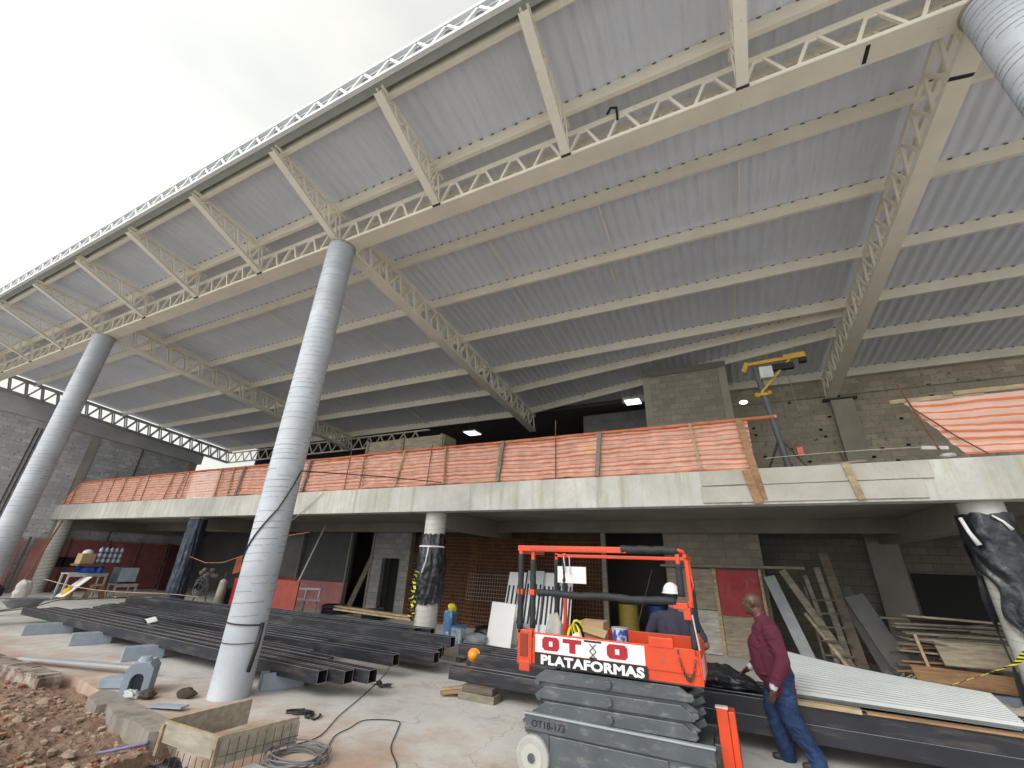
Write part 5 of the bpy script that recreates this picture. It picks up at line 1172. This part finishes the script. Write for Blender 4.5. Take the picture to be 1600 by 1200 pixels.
def hand(wrist, d, palm_n, thumb_side, curl, mi, s=1.0):
    """palm and five bent fingers; d = direction of the fingers, palm_n = direction the palm faces"""
    w, d, n = Vector(wrist), Vector(d).normalized(), Vector(palm_n).normalized(); a = d.cross(n).normalized()*thumb_side
    L, Bl = [], []
    L.append((w, .026*s, w+d*.05*s, .030*s, mi))
    for k in (-.024, -.008, .008, .024): L.append((w+d*.025*s+a*k*s*.7, .015*s, w+d*.088*s+a*k*s*1.15, .0125*s, mi))
    for i, (off, ln) in enumerate(((.030, .070), (.010, .080), (-.010, .074), (-.030, .058))):
        p = w+d*.088*s+a*off*s; dd = d.copy(); 
        for j, fr in enumerate((.42, .33, .25)):
            dd = (dd + n*curl*(.55+.25*j) + a*(.10*(off/.03) if j == 0 else 0)).normalized(); q = p+dd*ln*fr*s*1.05
            L.append((p, (.0100-.0012*j)*s, q, (.0092-.0012*j)*s, mi)); p = q
    p = w+d*.03*s+a*.030*s; dd = (d*.75+a*.75+n*.3).normalized()
    for ln in (.042, .034): q = p+dd*ln*s; L.append((p, .012*s, q, .0105*s, mi)); p = q; dd = (dd+d*.5-a*.2+n*.25).normalized()
    return L
# man in maroon, striding and leaning towards the plastic bundle (faces -x)
hip = V(.36, 6.95, .90)
L = []
HL, HR = V(.38, 6.84, .86), V(.36, 7.06, .86)
KL, KR = V(.40, 6.83, .48), V(.25, 7.06, .48)
AL, AR = V(.60, 6.86, .11), V(.32, 7.05, .10)
for h_, k_, a_ in ((HL, KL, AL), (HR, KR, AR)):
    L += [(h_, .128, k_, .095, 2), (k_, .096, a_, .078, 2)]
    L += [(a_, .080, a_+V(.0, 0, -.06), .078, 2)]
    L += [(a_+V(.04, 0, -.07), .042, a_+V(-.13, -.01, -.072), .036, 4)]
L += [(hip+V(.03, -.08, -.02), .14, hip+V(.03, .08, -.02), .14, 2)]
# long sweater over a stout belly
L += [(V(.37, 6.87, .74), .150, V(.34, 6.86, 1.12), .165, 1), (V(.37, 7.03, .74), .150, V(.34, 7.04, 1.12), .165, 1), (V(.25, 6.95, 1.05), .15, V(.29, 6.95, 1.32), .125, 1),
      (V(.25, 6.91, .92), .14, V(.24, 6.91, 1.16), .15, 1), (V(.25, 6.99, .92), .14, V(.24, 6.99, 1.16), .15, 1), (V(.36, 6.95, .78), .16, V(.34, 6.95, 1.3), .15, 1),
      (V(.34, 6.86, 1.12), .165, V(.33, 6.83, 1.33), .125, 1), (V(.34, 7.04, 1.12), .165, V(.33, 7.07, 1.33), .125, 1),
      (V(.35, 6.77, 1.37), .095, V(.35, 7.13, 1.37), .095, 1), (V(.34, 6.95, 1.38), .11, V(.285, 6.95, 1.475), .080, 1)]
SL, SR = V(.36, 6.725, 1.35), V(.38, 7.165, 1.34)
EL, ER = V(.43, 6.665, 1.06), V(.36, 7.27, 1.07)
WL, WR = V(.28, 6.635, .79), V(.08, 7.25, .87)
for s_, e_, w_ in ((SL, EL, WL), (SR, ER, WR)): L += [(s_, .098, e_, .078, 1), (e_, .078, w_.lerp(e_, .18), .056, 1), (w_.lerp(e_, .16), .047, w_.lerp(e_, .0), .044, 3), (w_.lerp(e_, .03), .031, w_, .029, 0)]
L += hand(WL, (-.25, .05, -.97), (-.5, .8, .1), 1, .35, 0, 1.15)
L += hand(WR, (-.75, .1, -.55), (-.2, -.3, -.9), 1, .45, 0, 1.15)
# head, looking left and slightly down
hc = V(.215, 6.95, 1.645)
L += [(V(.295, 6.95, 1.42), .075, V(.245, 6.95, 1.57), .072, 0)]
L += [(hc+V(-.062, 0, -.092), .044, hc+V(-.01, 0, -.080), .062, 0), (hc+V(-.098, 0, .010), .012, hc+V(-.116, 0, -.030), .018, 0), (hc+V(-.090, -.030, .030), .017, hc+V(-.090, .030, .030), .017, 0),
      (hc+V(-.094, -.018, -.064), .011, hc+V(-.094, .018, -.064), .011, 0), (hc+V(-.091, -.016, -.082), .012, hc+V(-.091, .016, -.082), .012, 0), (hc+V(-.082, 0, -.114), .024, hc+V(-.05, 0, -.110), .034, 0)]
for s in (-1, 1): L += [(hc+V(.012, .084*s, .02), .014, hc+V(.008, .089*s, -.005), .018, 0), (hc+V(.008, .087*s, -.005), .015, hc+V(.002, .080*s, -.030), .011, 0)]
Bl = [(hc+V(.014, 0, .022), (.110, .084, .105), 0), (hc+V(-.032, 0, -.035), (.072, .068, .090), 0)]
m1 = person('bald man in a maroon sweater and blue jeans leaning over the black tubes', (.40, 6.95, 0), L, Bl, [SKIN, MAROON, DENIM, CUFF, SHOE], {1: .011, 2: .018}, voxel=.010)
for s in (-1, 1):
    MB().ball(hc+V(-.090, .031*s, .006), .0085, 10).build('eye', mat('eye_white', (.30, .27, .24), .3), m1, smooth=True)
    MB().ball(hc+V(-.0955, .032*s, .006), .0045, 8).build('pupil', BLACK, m1, smooth=True)
# helmeted worker seen from behind (faces +y)
ox, oy = -.75, 6.60
L = []
for s in (-1, 1):
    h_, k_, a_ = V(ox+.10*s, oy, .90), V(ox+.12*s, oy+.03, .48), V(ox+.13*s, oy-.02, .10)
    L += [(h_, .110, k_, .075, 2), (k_, .075, a_, .060, 2), (a_, .06, a_+V(0, 0, -.05), .062, 2), (a_+V(0, -.05, -.06), .042, a_+V(.02*s, .15, -.065), .036, 4)]
    L += [(V(ox+.075*s, oy, .90), .125, V(ox+.085*s, oy+.01, 1.12), .128, 1), (V(ox+.085*s, oy+.01, 1.12), .128, V(ox+.11*s, oy+.03, 1.33), .105, 1)]
    sh_, el, wr = V(ox+.225*s, oy+.02, 1.40), V(ox+.36*s, oy+.03, 1.14), V(ox+.27*s, oy+.27, 1.05)
    L += [(sh_, .080, sh_.lerp(el, .72), .066, 1), (sh_.lerp(el, .6), .050, el, .043, 0), (el, .044, wr, .031, 0)]
    L += hand(wr, (-.35*s, .9, -.2), (-.2*s, .1, -.9), -s, .4, 0, 1.05)
L += [(V(ox, oy-.01, .92), .14, V(ox, oy+.0, 1.32), .135, 1), (V(ox, oy-.0, 1.1), .135, V(ox, oy+.02, 1.38), .11, 1)]
L += [(V(ox-.16, oy+.02, 1.43), .07, V(ox+.16, oy+.02, 1.43), .07, 1), (V(ox, oy+.02, 1.44), .08, V(ox, oy+.04, 1.52), .062, 1), (V(ox, oy+.03, 1.48), .058, V(ox, oy+.05, 1.60), .056, 0)]
hc = V(ox, oy+.07, 1.69)
L += [(hc+V(0, .095, .0), .012, hc+V(0, .112, -.035), .016, 0), (hc+V(0, .06, -.09), .04, hc+V(0, .03, -.08), .05, 0)]
for s in (-1, 1): L += [(hc+V(.078*s, -.01, .01), .013, hc+V(.076*s, -.005, -.025), .012, 0)]
Bl = [(hc+V(0, -.01, .02), (.077, .098, .097), 0), (hc+V(0, .03, -.04), (.062, .066, .08), 0)]
m2 = person('worker in a white helmet and navy shirt seen from behind beyond the lift', (ox, oy, 0), L, Bl, [SKIN2, NAVY, DENIM, CUFF, SHOE], {1: .003, 2: .010})
hm = MB(); hm.grid(28, 10, lambda u, v: (hc.x+.108*math.cos(v*1.57)*math.cos(u*6.283), hc.y+.0+.132*math.cos(v*1.57)*math.sin(u*6.283), hc.z+.035+.125*math.sin(v*1.57)))
hl = hm.build('helmet', WHITE, m2, smooth=True)
MB().grid(28, 1, lambda u, v: (hc.x+(.108+.016*v)*math.cos(u*6.283), hc.y+(.132+(.05 if math.sin(u*6.283) > 0 else .012)*v*abs(math.sin(u*6.283))+.012*v)*math.sin(u*6.283), hc.z+.035-.012*v)).build('helmet_brim', WHITE, hl, solid=.006)
MB().ball(hc+V(0, -.022, .0), (.082, .084, .075), 16).build('hair', BLACK, m2, smooth=True)
for o in list(bpy.data.objects):
    if o.name == 'tmp': bpy.data.objects.remove(o)
